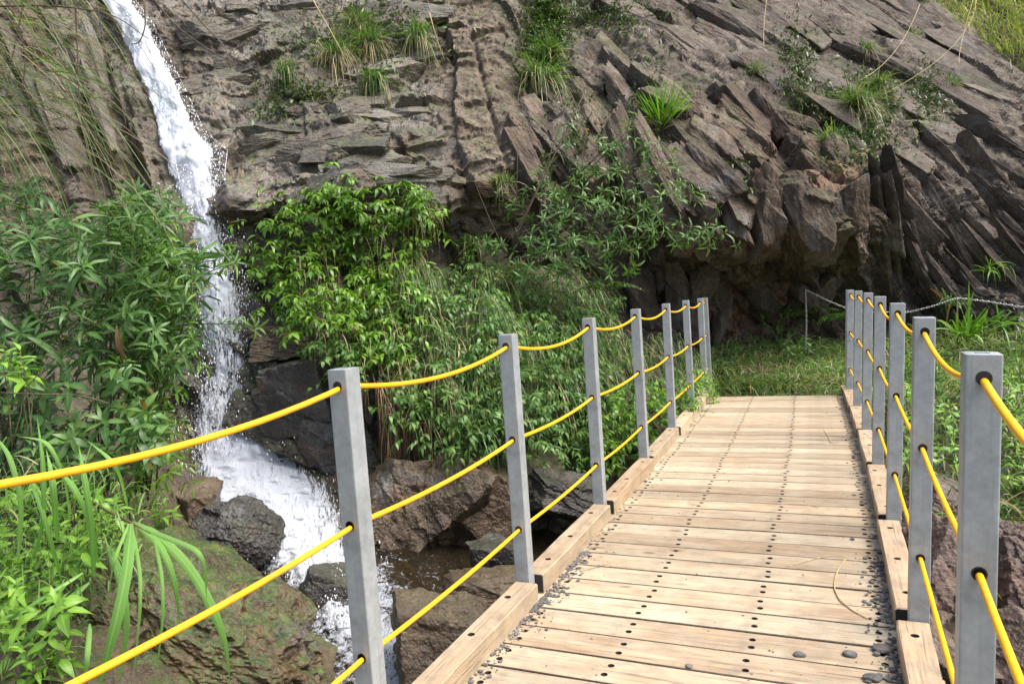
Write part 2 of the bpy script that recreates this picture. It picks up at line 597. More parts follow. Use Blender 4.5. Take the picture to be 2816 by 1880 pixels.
# ------------------------------------------------------------------ the cliff: one broken rock face built from measured depths
CL = [(-700, -450, 12.5), (300, -450, 14.5), (1000, -450, 16.5), (1700, -450, 18.5), (2400, -450, 20), (3000, -450, 20),
      (-700, 0, 9.0), (0, 0, 10.6), (250, 0, 11.6), (600, 0, 12.0), (1000, 0, 12.8), (1400, 0, 13.6), (1800, 0, 14.8), (2300, 0, 16.2), (3000, 0, 16.5),
      (0, 200, 9.9), (300, 200, 10.9), (600, 200, 11.0), (1000, 200, 11.6), (1400, 200, 11.8), (1800, 200, 12.8), (2300, 200, 14),
      (-700, 400, 7.5), (0, 400, 9.2), (380, 400, 10.1), (600, 380, 10.0), (900, 380, 10.1), (1150, 400, 10.3), (1500, 400, 10.6), (1800, 400, 10.6), (2000, 400, 11.1), (2300, 400, 12), (3000, 400, 11.5),
      (560, 450, 9.4), (800, 440, 9.4), (1000, 460, 9.8),
      (600, 530, 9.8), (800, 520, 9.9), (1000, 540, 10.4), (1150, 540, 10.6), (1350, 540, 11.0), (1560, 520, 10.5), (1720, 510, 10.0), (1900, 505, 10.0), (1990, 490, 10.2), (2100, 520, 11.0), (2349, 520, 11.4),
      (600, 640, 9.5), (900, 640, 9.3), (1200, 620, 10.6), (1450, 620, 11.5), (1700, 600, 11.0), (1900, 600, 11.0), (2010, 600, 11.3), (2300, 620, 11.0),
      (1500, 690, 11.6), (1750, 690, 11.75), (1950, 690, 11.6), (2150, 690, 11.1), (2349, 690, 10.7), (3000, 690, 9.5),
      (600, 790, 9.1), (900, 790, 8.8), (1200, 790, 9.3), (1500, 790, 11.1), (1750, 800, 11.85), (1950, 800, 11.7), (2200, 790, 10.8), (2349, 790, 10.4),
      (-700, 800, 6.5), (0, 800, 8.4), (300, 800, 9.2), (450, 1050, 9.1), (700, 1050, 8.6), (900, 1050, 8.2), (1200, 1050, 8.3), (1420, 1050, 9.0), (1750, 1000, 11.5), (2300, 1000, 10),
      (0, 1350, 7.6), (500, 1350, 8.0), (1000, 1350, 7.6), (1400, 1350, 8.0), (2300, 1350, 9), (-700, 1350, 6), (3000, 1350, 8)]
CL = np.array(CL, float)
cliff_depth = TPS(CL[:, :2], CL[:, 2], 2e-3)


def build_cliff():
    st = 3.2
    xs = np.arange(-560, 2900, st); ys = np.arange(-420, 1300, st)
    X, Y = np.meshgrid(xs, ys)
    D = cliff_depth(X, Y)
    B = P(X, Y, D)
    du = np.gradient(B, axis=1); dv = np.gradient(B, axis=0)
    N = np.cross(dv, du); N /= np.linalg.norm(N, axis=2)[..., None]
    N[(N @ FWD) > 0] *= -1
    N = N - FWD * .6                     # relief leans out towards the gully
    N /= np.linalg.norm(N, axis=2)[..., None]
    p = B.reshape(-1, 3); x = X.ravel(); y = Y.ravel()
    p11 = P(x, y, np.full(len(x), 11.0))     # bedding laid out on a plane through the face
    u = .4 * (p11 @ _rt) + .6 * (p @ _rt); z = .4 * p11[:, 2] + .6 * p[:, 2]
    wob = fbm(p * .55, 2, 5) * .20
    wob2 = fbm(p * 2.2, 2, 9) * .035

    def rc(theta, la, lb, wk=1.0):
        c, s = math.cos(theta), math.sin(theta)
        al = u * c - z * s; ac = u * s + z * c
        return (al + wob * wk + wob2 * wk) / la, (ac + wob * wk * .6 + wob2 * wk) / lb
    R = math.radians
    col = sstep(1985, 2030, x) * sstep(330, 400, y + (x - 2000) * -.05) * (1 - sstep(720, 790, y))
    blk = sstep(1180, 1300, x + .2 * y) * (1 - sstep(1960, 2010, x)) * sstep(-60, 120, y - .62 * (x - 1480)) * (1 - sstep(520, 600, y))
    rib = np.exp(-((x - 1075 - .18 * (y - 200)) / 90) ** 4) * (1 - sstep(480, 560, y))
    slab = sstep(1250, 1400, x) * (1 - col) * (1 - blk) * (1 - sstep(420, 520, y))
    left = (1 - sstep(960, 1040, x - .1 * y)) * (1 - sstep(470, 560, y))
    cave = sstep(530, 600, y) * sstep(1400, 1500, x) * (1 - col)
    rest = np.clip(1 - col - blk - slab - left - cave - rib, 0, 1)
    big = blocks(*rc(R(54), 1.25, .62), s=11, tilt=.55, crack=.12, eps=.08)
    med = blocks(*rc(R(58), .55, .27, .7), s=12, tilt=.6, crack=.22, eps=.14)
    sml = blocks(*rc(R(50), .26, .15, .5), s=13, tilt=.6, crack=.3, eps=.25)
    colA = blocks(*rc(R(61), 1.5, .125, .12), s=14, tilt=.5, crack=.35, eps=.5, lean=(0, .35))
    colB = blocks(*rc(R(61), .9, .34, .12), s=15, tilt=.5, crack=.3, eps=.22, lean=(0, .5))
    stA = blocks(*rc(R(46), 2.6, .22, .5), s=16, tilt=.45, crack=.15, eps=.18)
    lfA = blocks(*rc(R(-13), .95, .34, .8), s=17, tilt=.6, crack=.12, eps=.09)
    lfB = blocks(*rc(R(-8), .38, .15, .6), s=18, tilt=.7, crack=.2, eps=.2)
    lfC = blocks(*rc(R(66), 1.5, .55, .7), s=19, tilt=.5, crack=.18, eps=.07)
    rbA = blocks(*rc(R(-4), .5, .15, .4), s=20, tilt=.6, crack=.2, eps=.16, lean=(0, -.5))
    n1 = fbm(p * 1.1, 4, 21); n2 = fbm(p * 7, 4, 25, .6); n3 = fbm(p * 26, 2, 31)
    d = (.09 * n1 + .022 * n2 + .009 * n3)
    d += col * (.20 * colA + .18 * colB + .10 * big)
    d += blk * (.40 * big + .14 * med + .05 * sml)
    d += slab * (.13 * stA + .20 * big + .03 * med + .012 * sml)
    lfD = blocks(*rc(R(-16), .20, .085, .5), s=23, tilt=.7, crack=.25, eps=.3)
    d += left * (.15 * lfA + .095 * lfB + .14 * lfC + .035 * lfD)
    d += rib * (.06 * lfB + .085 * rbA + .04 * lfC)
    d += cave * (.22 * med + .09 * sml + .20 * big)
    d += rest * (.30 * big + .15 * med + .04 * sml)
    # the long slab edges that run beside the waterfall, left of it
    for x0, x1, wd, hh in ((258, 425, 26, .34), (205, 400, 20, .22), (130, 320, 26, .34), (40, 210, 34, .26)):
        cx = x0 + (x1 - x0) * np.clip((y + 20) / 560, -.6, 1.2)
        e = x - cx
        d += hh * np.exp(-(e / wd) ** 4) * (1 - sstep(520, 640, y)) * (.85 + .3 * n1)
    # the pale rib stands proud of the wet slab; a crack runs down inside it
    xe = 1022 + .10 * y + 26 * n1
    d += .20 * sstep(-5, 5, x - xe) * (1 - sstep(110, 210, x - xe)) * (1 - sstep(430, 520, y))
    xc = 1060 + .24 * y
    d -= .10 * np.exp(-((x - xc) / 6) ** 2) * sstep(30, 120, y) * (1 - sstep(400, 450, y))
    # shelf lip above the hanging vines
    lip = 440 + 30 * np.sin(x * .013) + 12 * n2
    d += .22 * np.exp(-((y - lip) / 40) ** 2) * sstep(480, 560, x) * (1 - sstep(980, 1100, x))
    q = p + N.reshape(-1, 3) * d[:, None]
    nu, nv = len(xs), len(ys)
    zone = sstep(1120, 1420, x + .25 * y)
    wet = np.clip((1 - sstep(960, 1060, x - .05 * y)) * sstep(60, 240, x) * (1 - sstep(470, 600, y)), 0, 1)
    wet = np.maximum(wet, sstep(560, 800, y) * (1 - sstep(1250, 1400, x)) * .8)
    rust = np.clip(.8 * np.exp(-((x - 1850) / 190) ** 2 - ((y - 430) / 120) ** 2) + np.exp(-((x - 1700) / 150) ** 2 - ((y - 720) / 80) ** 2) + .2 * left, 0, 1)
    # dark algae film where water seeps down the slab, and painted shade
    cav = np.clip(.5 * (1 - sstep(300, 420, x)) * (1 - sstep(480, 560, y)) * (.6 + n1) + cave * .10 + sstep(520, 640, y) * (1 - sstep(1300, 1500, x)) * .75  # shade painted on the wall behind the plants; hollow and upper left toned darker
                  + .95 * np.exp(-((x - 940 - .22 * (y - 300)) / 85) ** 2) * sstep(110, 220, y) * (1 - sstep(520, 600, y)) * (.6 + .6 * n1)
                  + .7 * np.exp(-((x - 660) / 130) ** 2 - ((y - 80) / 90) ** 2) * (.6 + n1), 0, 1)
    mo = np.clip(.5 - .32 * zone + .7 * sstep(500, 600, y) * (1 - sstep(1380, 1460, x)) + .9 * np.exp(-((x - 1250) / 60) ** 2 - ((y - 60) / 90) ** 2) + .5 * np.exp(-((x - 800) / 260) ** 2 - ((y - 230) / 160) ** 2)
                 + .5 * np.exp(-((x - 1900) / 120) ** 2 - ((y - 220) / 130) ** 2) + .45 * np.exp(-((x - 1500) / 200) ** 2 - ((y - 200) / 120) ** 2), 0, 1)
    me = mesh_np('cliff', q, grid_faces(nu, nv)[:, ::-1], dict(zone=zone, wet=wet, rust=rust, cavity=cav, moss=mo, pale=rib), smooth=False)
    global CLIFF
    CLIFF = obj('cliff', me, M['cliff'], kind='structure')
    # nearest rock depth seen in each 8 px cell, for rooting plants on the real surface
    px, py, dep = to_px(q)
    g = np.full((240, 450), 99.0)
    i = np.clip(((py + 440) / 8).astype(int), 0, 239); j = np.clip(((px + 600) / 8).astype(int), 0, 449)
    np.minimum.at(g, (i, j), dep)
    return g


CLIFF_GRID = build_cliff()


def rock_depth(x, y):
    x = np.asarray(x, float); y = np.asarray(y, float)
    g = CLIFF_GRID[np.clip(((y + 440) / 8).astype(int), 0, 239), np.clip(((x + 600) / 8).astype(int), 0, 449)]
    return np.where(g > 90, cliff_depth(x, y), g)


def block_meshes(n, seed, mat):
    """broken blocks: jittered box planes and chipped corners, rough faces; unit half sizes"""
    import bmesh
    bm = bmesh.new(); bmesh.ops.create_icosphere(bm, subdivisions=5, radius=1)
    V = np.array([v.co[:] for v in bm.verts]); F = np.array([[v.index for v in f.verts] for f in bm.faces]); bm.free()
    V = np.sign(V) * np.abs(V) ** .8; V /= np.linalg.norm(V, axis=1)[:, None]
    out = []
    for k in range(n):
        r = np.random.default_rng(seed + k)
        nr = np.vstack([np.eye(3), -np.eye(3)]) + r.normal(0, .16, (6, 3))
        cut = r.choice([-1, 1], (7, 3)) * r.uniform(.25, 1.0, (7, 3))
        nr = np.vstack([nr, cut]); nr /= np.linalg.norm(nr, axis=1)[:, None]
        dd = np.concatenate([r.uniform(.78, 1.0, 6), r.uniform(.80, 1.15, 7)])
        q = V / np.maximum((V @ nr.T / dd).max(1), .4)[:, None]
        q = q * (1 + .05 * fbm(V * 2.6 + seed + k, 3, k)[:, None] + .028 * fbm(q * 9 + k, 3, k + 3, .6)[:, None])
        lay = blocks((q[:, 1] + .1 * fbm(q * 2, 2, k)) / .45, (q[:, 0] + q[:, 2]) / 1.6, seed + k, .3, .35, .15)
        q = q * (1 + .05 * lay[:, None])
        me = mesh_np('rock_block', q, F, smooth=False)
        me.materials.append(M[mat])
        out.append(me)
    return out


def rock_blocks(n, poly, theta, la, lb, lc, mat, out, seed, jit=6, tilt=.10):
    """separate broken blocks bedded in the face, laid along the bedding"""
    r = np.random.default_rng(seed)
    ms = block_meshes(8, seed * 50, mat)
    q = inpoly(n, poly, r)
    dep = rock_depth(q[:, 0], q[:, 1])
    e = 45.0
    gx = P(q[:, 0] + e, q[:, 1], cliff_depth(q[:, 0] + e, q[:, 1])) - P(q[:, 0] - e, q[:, 1], cliff_depth(q[:, 0] - e, q[:, 1]))
    gy = P(q[:, 0], q[:, 1] + e, cliff_depth(q[:, 0], q[:, 1] + e)) - P(q[:, 0], q[:, 1] - e, cliff_depth(q[:, 0], q[:, 1] - e))
    nn = np.cross(gy, gx); nn /= np.linalg.norm(nn, axis=1)[:, None]
    nn[(nn @ FWD) > 0] *= -1
    for (x, y), d, nv in zip(q, dep, nn):
        th = math.radians(theta + r.normal(0, jit))
        e1 = math.cos(th) * RGT - math.sin(th) * UPV
        e3 = nv - FWD * .25; e3 = e3 + r.normal(0, tilt, 3); e3 /= np.linalg.norm(e3)
        e1 = e1 - (e1 @ e3) * e3; e1 /= np.linalg.norm(e1)
        e2 = np.cross(e3, e1)
        A, B, C = r.uniform(*la) / 2, r.uniform(*lb) / 2, r.uniform(*lc) / 2
        c = P(x, y, d) - e3 * (C * .9 - r.uniform(*out))
        o = bpy.data.objects.new('rock_block', ms[int(r.integers(8))]); COL.objects.link(o); o.parent = CLIFF
        o.matrix_local = Matrix(((e1[0] * A, e2[0] * B, e3[0] * C, c[0]), (e1[1] * A, e2[1] * B, e3[1] * C, c[1]), (e1[2] * A, e2[2] * B, e3[2] * C, c[2]), (0, 0, 0, 1)))


_sl = ((.024, .018, .012), (.080, .059, .043), (.185, .145, .112))
M['slate'] = rock_material('slate_block_rock', _sl, moss=.45, lichen=.5, per_object=True)
M['slate_dark'] = rock_material('dark_slate_rock', ((.020, .015, .010), (.070, .053, .041), (.185, .146, .115)), moss=.25, lichen=.25, per_object=True)
M['slab'] = rock_material('smooth_slab_rock', ((.030, .023, .018), (.090, .070, .057), (.18, .147, .124)), moss=.4, lichen=.6, per_object=True)
M['rusty'] = rock_material('rusty_block_rock', ((.022, .015, .010), (.068, .048, .034), (.155, .115, .085)), moss=.45, lichen=.35, per_object=True)
M['tan_block'] = rock_material('tan_block_rock', _tan, wet=.6, moss=.55, lichen=.1, per_object=True)
rock_blocks(46, [(1190, 250), (1270, 120), (1420, 110), (1560, 200), (1680, 300), (1600, 420), (1480, 470), (1300, 440), (1200, 420)], 60, (.7, 1.5), (.28, .62), (.4, .8), 'slate', (.0, .13), 3)
rock_blocks(40, [(1560, 200), (1700, 190), (1830, 270), (1960, 380), (1980, 500), (1800, 500), (1640, 480), (1560, 400)], 68, (.6, 1.4), (.18, .50), (.4, .8), 'rusty', (.0, .13), 4)
rock_blocks(24, [(1500, 500), (1620, 480), (1990, 470), (1990, 560), (1800, 590), (1600, 580)], 84, (.4, .8), (.22, .5), (.3, .5), 'slate', (.0, .10), 5, jit=10)
rock_blocks(56, [(2000, 400), (2120, 370), (2349, 340), (2440, 420), (2400, 660), (2250, 700), (2120, 690), (2010, 560)], 61, (1.2, 2.4), (.05, .14), (.25, .5), 'slate_dark', (-.01, .045), 6, jit=1.6, tilt=.13)
rock_blocks(40, [(1400, -40), (2060, -40), (2200, 40), (2349, 200), (2400, 320), (2100, 340), (1950, 300), (1760, 160), (1600, 100), (1420, 60)], 47, (1.2, 3.2), (.25, .75), (.25, .4), 'slab', (-.02, .035), 7, jit=4, tilt=.05)
rock_blocks(16, [(1420, 600), (1700, 640), (1960, 640), (1960, 780), (1700, 780), (1460, 740)], 80, (.5, 1.0), (.3, .6), (.3, .5), 'slate_dark', (.0, .10), 8, jit=14)
rock_blocks(66, [(460, 20), (760, -20), (980, 20), (1010, 380), (800, 420), (560, 430), (480, 300)], -13, (.5, 1.4), (.16, .40), (.3, .5), 'tan_block', (-.015, .04), 9, jit=7, tilt=.12)
rock_blocks(10, [(1060, 430), (1140, 420), (1160, 540), (1080, 540)], 20, (.3, .5), (.14, .28), (.25, .4), 'rusty', (.02, .12), 10, jit=10)
rock_blocks(12, [(0, 30), (180, 20), (330, 420), (200, 430), (40, 300)], 66, (1.0, 2.2), (.18, .4), (.3, .5), 'tan_block', (-.02, .10), 11, jit=4)

# ------------------------------------------------------------------ the ground: stream gully, banks, ledge at the far end
GP = []          # x, y, z


def gp(x, y, d, dz=0.0):
    q = P(x, y, d); GP.append((q[0], q[1], q[2] + dz))


WATER = [(505, 1085, 9.0), (580, 1150, 8.4), (660, 1225, 7.8), (730, 1300, 7.2), (800, 1390, 6.7), (860, 1470, 6.2), (940, 1555, 5.7),
         (900, 1300, 7.0), (1000, 1300, 7.1), (1100, 1290, 7.25), (1250, 1265, 7.5), (1000, 1400, 6.4), (1150, 1380, 6.6)]
for w in WATER:
    gp(*w, dz=-.22)
for a in ((500, 1470, 5.2), (560, 1350, 6.3), (650, 1440, 5.9), (300, 1480, 4.9), (300, 1290, 6.2), (30, 1540, 3.9), (0, 1250, 5.3), (0, 950, 7.0),
          (300, 1000, 7.7), (420, 1080, 8.7), (420, 960, 9.3), (760, 1100, 8.3), (620, 1000, 9.0), (900, 1180, 7.9), (1200, 1200, 8.0), (1400, 1100, 8.7)):
    gp(*a)
for a in ((2250, 1320, 5.2), (2340, 1540, 4.2), (2150, 1280, 5.6), (2200, 1040, 7.4), (2349, 1040, 7.0), (2349, 880, 8.8), (2120, 900, 9.0), (2349, 790, 10.2),
          (1700, 792, 11.6), (1950, 800, 11.4), (1660, 850, 10.6), (2600, 900, 8), (2600, 1300, 5)):
    gp(*a)
GP += [(-.6, 10.5, -.04), (.3, 10.5, -.04), (1.1, 10.5, -.04), (1.6, 9.9, -.1), (-.9, 9.8, -.35), (-1.3, 9.3, -.9), (.3, 9.5, -.5), (.3, 8.4, -1.2), (.3, 6.5, -1.5), (.3, 5, -1.65), (.3, 3, -1.7), (.3, 1, -1.7),
       (.3, -2, -1.6), (-1.5, 1, -1.6), (-1.2, 3, -1.75), (-2.5, 1.5, -1.5), (3, 1, -1.4), (-5, 0, -1.2), (-8, 3, 1.0), (-10, 6, 2.5), (8, 0, -1.5), (10, 6, -.5), (0, -8, -1.4), (-8, -8, -.5), (8, -8, -2.0), (8, 12, 1.0), (3, 13, 1.0), (-3, 13, 0.5)]
GP = np.array(GP)
ground_z = TPS(GP[:, :2], GP[:, 2], 2e-3)


def build_ground():
    xs = np.concatenate([np.linspace(-60, -8.2, 14), np.arange(-8, 5.5, .032), np.linspace(5.7, 60, 16)])
    ys = np.concatenate([np.linspace(-60, .6, 16), np.arange(.8, 13.6, .032), np.linspace(14, 30, 5)])
    X, Y = np.meshgrid(xs, ys)
    Z = np.clip(ground_z(X, Y), -2.6, 4)
    far = np.maximum(np.abs(X) - 9, np.maximum(-Y - 6, 0)).clip(0)
    Z = np.where(far > 0, np.clip(Z, -2, 2), Z)
    p = np.stack([X.ravel(), Y.ravel(), Z.ravel()], 1)
    x, y = p[:, 0], p[:, 1]
    w1 = fbm(p * 1.2, 3, 41) * .3; w2 = fbm(p * 4, 2, 42) * .08
    A = blocks((x * .8 + y * .6 + w1) / .75, (-x * .6 + y * .8 + w1 + w2) / .5, 43, .8, .3)
    Bk = blocks((x + w1 + w2) / .26, (y - w1 + w2) / .2, 44, .9, .4)
    ledge = sstep(9.6, 10.3, y) * sstep(-1.6, -.8, x)
    right = sstep(1.3, 1.8, x)
    k = 1 - .85 * ledge
    dz = k * (.16 * A + .075 * Bk) + .03 * fbm(p * 6, 4, 46) + .008 * fbm(p * 28, 2, 47)
    fine = (np.abs(x) < 9)
    p[:, 2] += np.where(fine, dz, 0)
    # stays clear of the bridge
    br = sstep(-1.0, -.7, x) * (1 - sstep(1.3, 1.6, x)) * (1 - sstep(9.9, 10.15, y))
    p[:, 2] = np.where(br > .01, np.minimum(p[:, 2], -.45 * br + (1 - br) * p[:, 2]), p[:, 2])
    p[:, 2] = np.where((y > 10.1) & (x > -.8) & (x < 1.5) & (y < 10.8), np.minimum(p[:, 2], -.03), p[:, 2])
    me = mesh_np('ground', p, grid_faces(len(xs), len(ys)), smooth=False)
    # soil on the ledge, rock elsewhere
    me.materials.append(M['bank']); me.materials.append(M['soil'])
    led = (ledge > .5).reshape(len(ys), len(xs))[:-1, :-1].ravel().astype(np.int32)
    me.polygons.foreach_set('material_index', led)
    obj('ground', me, None, kind='structure')


build_ground()

# ------------------------------------------------------------------ stream
WAT = np.array([P(*w) for w in WATER] + [np.array(q) for q in ((.3, 4.4, -1.5), (1.5, 3.6, -1.62), (3, 3, -1.75), (-.4, 3.6, -1.55), (.8, 5.4, -1.42), (-3, 3, -1.45), (0, 7.6, -1.18))])
water_z = TPS(WAT[:, :2], WAT[:, 2], 5e-3)
CASC = np.array([P(*w) for w in WATER[:7]])


def dist_poly(q, poly):
    best = np.full(len(q), 9e9)
    for a, b in zip(poly[:-1], poly[1:]):
        ab = b - a
        t = np.clip(((q - a) @ ab) / (ab @ ab), 0, 1)
        best = np.minimum(best, np.linalg.norm(q - a - t[:, None] * ab, axis=1))
    return best


def water_material():
    t = NT('stream_water')
    f = t.attr('foam')
    geo = t.n('NewGeometry')
    mp = t.n('Mapping'); t.l(geo.outputs['Position'], mp.inputs[0])
    n1 = t.noise(mp.outputs[0], 7.0, 8, .72, 1.0)
    n2 = t.noise(mp.outputs[0], 38.0, 5, .7)
    m = t.math('ADD', f, t.math('MULTIPLY_ADD', t.math('ADD', t.math('MULTIPLY', n1, .6), t.math('MULTIPLY', n2, .4)), 2.4, -1.2))
    m = t.ramp(m, [(.50, 0.0), (.74, 1.0)])
    c = t.mix(m, (.035, .026, .014), (.50, .53, .57))
    t.l(c, t.b.inputs['Base Color'])
    t.l(t.math('MULTIPLY_ADD', m, .55, .06), t.b.inputs['Roughness'])
    t.l(t.bump(t.math('ADD', n1, t.math('MULTIPLY', n2, .5)), .9, .08), t.b.inputs['Normal'])
    t.set(IOR=1.33, Specular_IOR_Level=.6)
    tr = t.n('BsdfTransparent'); tr.inputs[0].default_value = (.75, .62, .42, 1)
    ms = t.n('MixShader')
    t.l(t.math('MULTIPLY_ADD', m, .5, .5, clamp=True), ms.inputs[0])
    t.l(tr.outputs[0], ms.inputs[1]); t.l(t.b.outputs[0], ms.inputs[2])
    t.l(ms.outputs[0], t.out.inputs['Surface'])
    return t.m


def fall_material():
    t = NT('white_water')
    dn = t.attr('dens'); s = t.attr('flow'); a = t.attr('side')
    cx = t.n('CombineXYZ')
    t.l(t.math('MULTIPLY', a, 13.0), cx.inputs[0]); t.l(t.math('MULTIPLY', s, 2.4), cx.inputs[1]); t.l(t.attr('sheet'), cx.inputs[2])
    n1 = t.noise(cx.outputs[0], 1.0, 7, .72, 1.3)
    n2 = t.noise(cx.outputs[0], 6.0, 7, .8, .8)
    v = t.math('ADD', dn, t.math('MULTIPLY_ADD', t.math('ADD', t.math('MULTIPLY', n1, .6), t.math('MULTIPLY', n2, .4)), 3.4, -1.7))
    al = t.ramp(v, [(.42, 0.0), (.56, 1.0)])
    c = t.ramp(t.math('ADD', t.math('MULTIPLY', n1, .5), t.math('MULTIPLY', n2, .5)), [(.38, (.42, .47, .54)), (.5, (.62, .65, .70)), (.6, (.76, .78, .81))])
    t.l(c, t.b.inputs['Base Color'])
    t.l(t.bump(n2, .5, .02), t.b.inputs['Normal'])
    t.set(Roughness=.5, Specular_IOR_Level=.3)
    tl = t.n('BsdfTranslucent'); tl.inputs[0].default_value = (.92, .94, .97, 1)
    m1 = t.n('MixShader'); m1.inputs[0].default_value = .35
    t.l(t.b.outputs[0], m1.inputs[1]); t.l(tl.outputs[0], m1.inputs[2])
    tr = t.n('BsdfTransparent')
    m2 = t.n('MixShader')
    t.l(al, m2.inputs[0]); t.l(tr.outputs[0], m2.inputs[1]); t.l(m1.outputs[0], m2.inputs[2])
    t.l(m2.outputs[0], t.out.inputs['Surface'])
    return t.m


M['water'] = water_material()
M['fall'] = fall_material()
M['drop'] = simple('water_drop', (.82, .84, .87), .2, 0, .05, 5, 0)


def build_stream():
    xs = np.arange(-6.0, 4.0, .035); ys = np.arange(1.5, 10.0, .035)
    X, Y = np.meshgrid(xs, ys)
    Z = water_z(X, Y)
    p = np.stack([X.ravel(), Y.ravel(), Z.ravel()], 1)
    d = dist_poly(p[:, :2], CASC[:, :2])
    along = np.clip((CASC[-1, 1] - p[:, 1]) / (CASC[-1, 1] - CASC[0, 1]), 0, 1)
    foam = .76 * np.exp(-(d / .66) ** 2)
    foam = np.maximum(foam, .55 * np.exp(-(np.hypot(p[:, 0] - CASC[-1, 0], p[:, 1] - CASC[-1, 1]) / .5) ** 2))
    foam = np.maximum(foam, .40 * np.exp(-(d / 2.0) ** 2))
    p[:, 2] += foam * (.10 * fbm(p * 5, 4, 61, .6) + .06) + .012 * fbm(p * np.array([3, 3, 1]), 3, 66)
    F = grid_faces(len(xs), len(ys))
    ok = ((d < 1.5) | (p[:, 1] < 7.6)) & (p[:, 2] < -.3)
    F = F[ok[F].all(1)]
    u, inv = np.unique(F, return_inverse=True)
    me = mesh_np('stream', p[u], inv.reshape(F.shape), dict(foam=foam[u]))
    obj('stream', me, M['water'], kind='structure')


build_stream()

# waterfall: y, left x, right x, density, depth
FALL = np.array([(-260, 95, 175, 1.0, 12.5), (-120, 170, 235, 1.0, 12.0), (0, 236, 296, 1.0, 11.35), (60, 274, 338, 1.0, 11.1), (120, 298, 366, 1.0, 10.95), (200, 334, 405, 1.0, 10.6),
                 (300, 362, 448, 1.0, 10.25), (345, 374, 492, .85, 10.05), (400, 388, 490, .60, 9.85), (480, 408, 500, .60, 9.75), (560, 422, 518, .58, 9.65), (650, 442, 552, .54, 9.55),
                 (740, 452, 566, .50, 9.45), (820, 452, 586, .44, 9.35), (900, 446, 608, .44, 9.25), (980, 436, 640, .52, 9.1), (1060, 436, 710, .64, 8.9),
                 (1120, 452, 770, .64, 8.45), (1180, 478, 800, .58, 8.05), (1240, 565, 815, .56, 7.65), (1300, 620, 820, .56, 7.3), (1370, 700, 812, .44, 6.95), (1440, 750, 822, .40, 6.55)])


def build_fall():
    ys = np.arange(-250, 1440, 4.0)
    L, Rr, Dn, Dp = (np.interp(ys, FALL[:, 0], FALL[:, k]) for k in (1, 2, 3, 4))
    m = 46
    VV, FF, A = [], [], {k: [] for k in ('dens', 'flow', 'side', 'sheet')}
    off = 0
    for sheet in range(3):
        t = np.linspace(-.35, 1.35, m)
        X = L[:, None] + (Rr - L)[:, None] * t[None]
        Yy = np.broadcast_to(ys[:, None], X.shape)
        D = np.broadcast_to(Dp[:, None], X.shape) + .16 * (sheet - 1) - .12 * np.exp(-((t - .5) / .4) ** 2)[None]
        p = P(X, Yy, D).reshape(-1, 3)
        nz = fbm(p * np.array([4, 4, 1.4]), 4, 71 + sheet * 5, .6)
        p = p - FWD * (nz * .09)[:, None]
        edge = np.minimum(t, 1 - t)
        e = sstep(-.26, .26, edge)[None] * np.ones_like(X)
        el = sstep(-.03, .05, t)[None]              # crisp left edge in the upper chute
        k = (1 - sstep(380, 520, Yy))
        e = e * (1 - k) + k * np.minimum(e, el * 1.2)
        dn = (Dn[:, None] * 1.2 * e - .45 * (1 - e)) * (1, .82, .82)[sheet]
        A['dens'].append(dn.ravel()); A['flow'].append(np.broadcast_to((ys / 100)[:, None], X.shape).ravel())
        A['side'].append(((X - 400) / 100).ravel()); A['sheet'].append(np.full(X.size, sheet * 7.3))
        VV.append(p); FF.append(grid_faces(m, len(ys)) + off); off += len(p)
    me = mesh_np('waterfall', np.vstack(VV), np.vstack(FF), {k: np.concatenate(v) for k, v in A.items()})
    obj('waterfall', me, M['fall'], kind='structure')
    # spray: small drops stretched along the fall
    n = 42000
    yy = np.concatenate([rng.uniform(-20, 420, n // 5), rng.uniform(330, 1040, n // 2), rng.uniform(980, 1430, n - n // 5 - n // 2)])
    l, r = np.interp(yy, FALL[:, 0], FALL[:, 1]), np.interp(yy, FALL[:, 0], FALL[:, 2])
    tt = rng.normal(.6, .34, n)
    sp = np.where(yy < 420, np.clip(tt, .2, 1.25), tt)
    xx = l + (r - l) * sp
    dd = np.interp(yy, FALL[:, 0], FALL[:, 4]) - .1 + rng.normal(0, .16, n)
    c = P(xx, yy, dd)
    rad = .002 + .0075 * rng.random(n) ** 4
    lng = rad * rng.uniform(1, 3.2, n)
    o8 = np.array([(1, 0, 0), (-1, 0, 0), (0, 1, 0), (0, -1, 0), (0, 0, 1), (0, 0, -1)], float)
    sc = np.stack([rad, rad, lng], 1)
    V = (c[:, None] + o8[None] * sc[:, None]).reshape(-1, 3)
    f8 = np.array([(0, 2, 4), (2, 1, 4), (1, 3, 4), (3, 0, 4), (2, 0, 5), (1, 2, 5), (3, 1, 5), (0, 3, 5)])
    F = (f8[None] + (np.arange(n) * 6)[:, None, None]).reshape(-1, 3)
    obj('water_spray', mesh_np('water_spray', V, F), M['drop'], kind='stuff',
        label='white spray and drops flying off the waterfall', category='spray')


build_fall()

# ------------------------------------------------------------------ boulders
def ico(sub):
    import bmesh
    bm = bmesh.new()
    bmesh.ops.create_icosphere(bm, subdivisions=sub, radius=1)
    V = np.array([v.co[:] for v in bm.verts]); F = np.array([[v.index for v in f.verts] for f in bm.faces])
    bm.free()
    return V, F


ICO6, ICO4, ICO2, ICO1 = ico(7), ico(6), ico(2), ico(1)


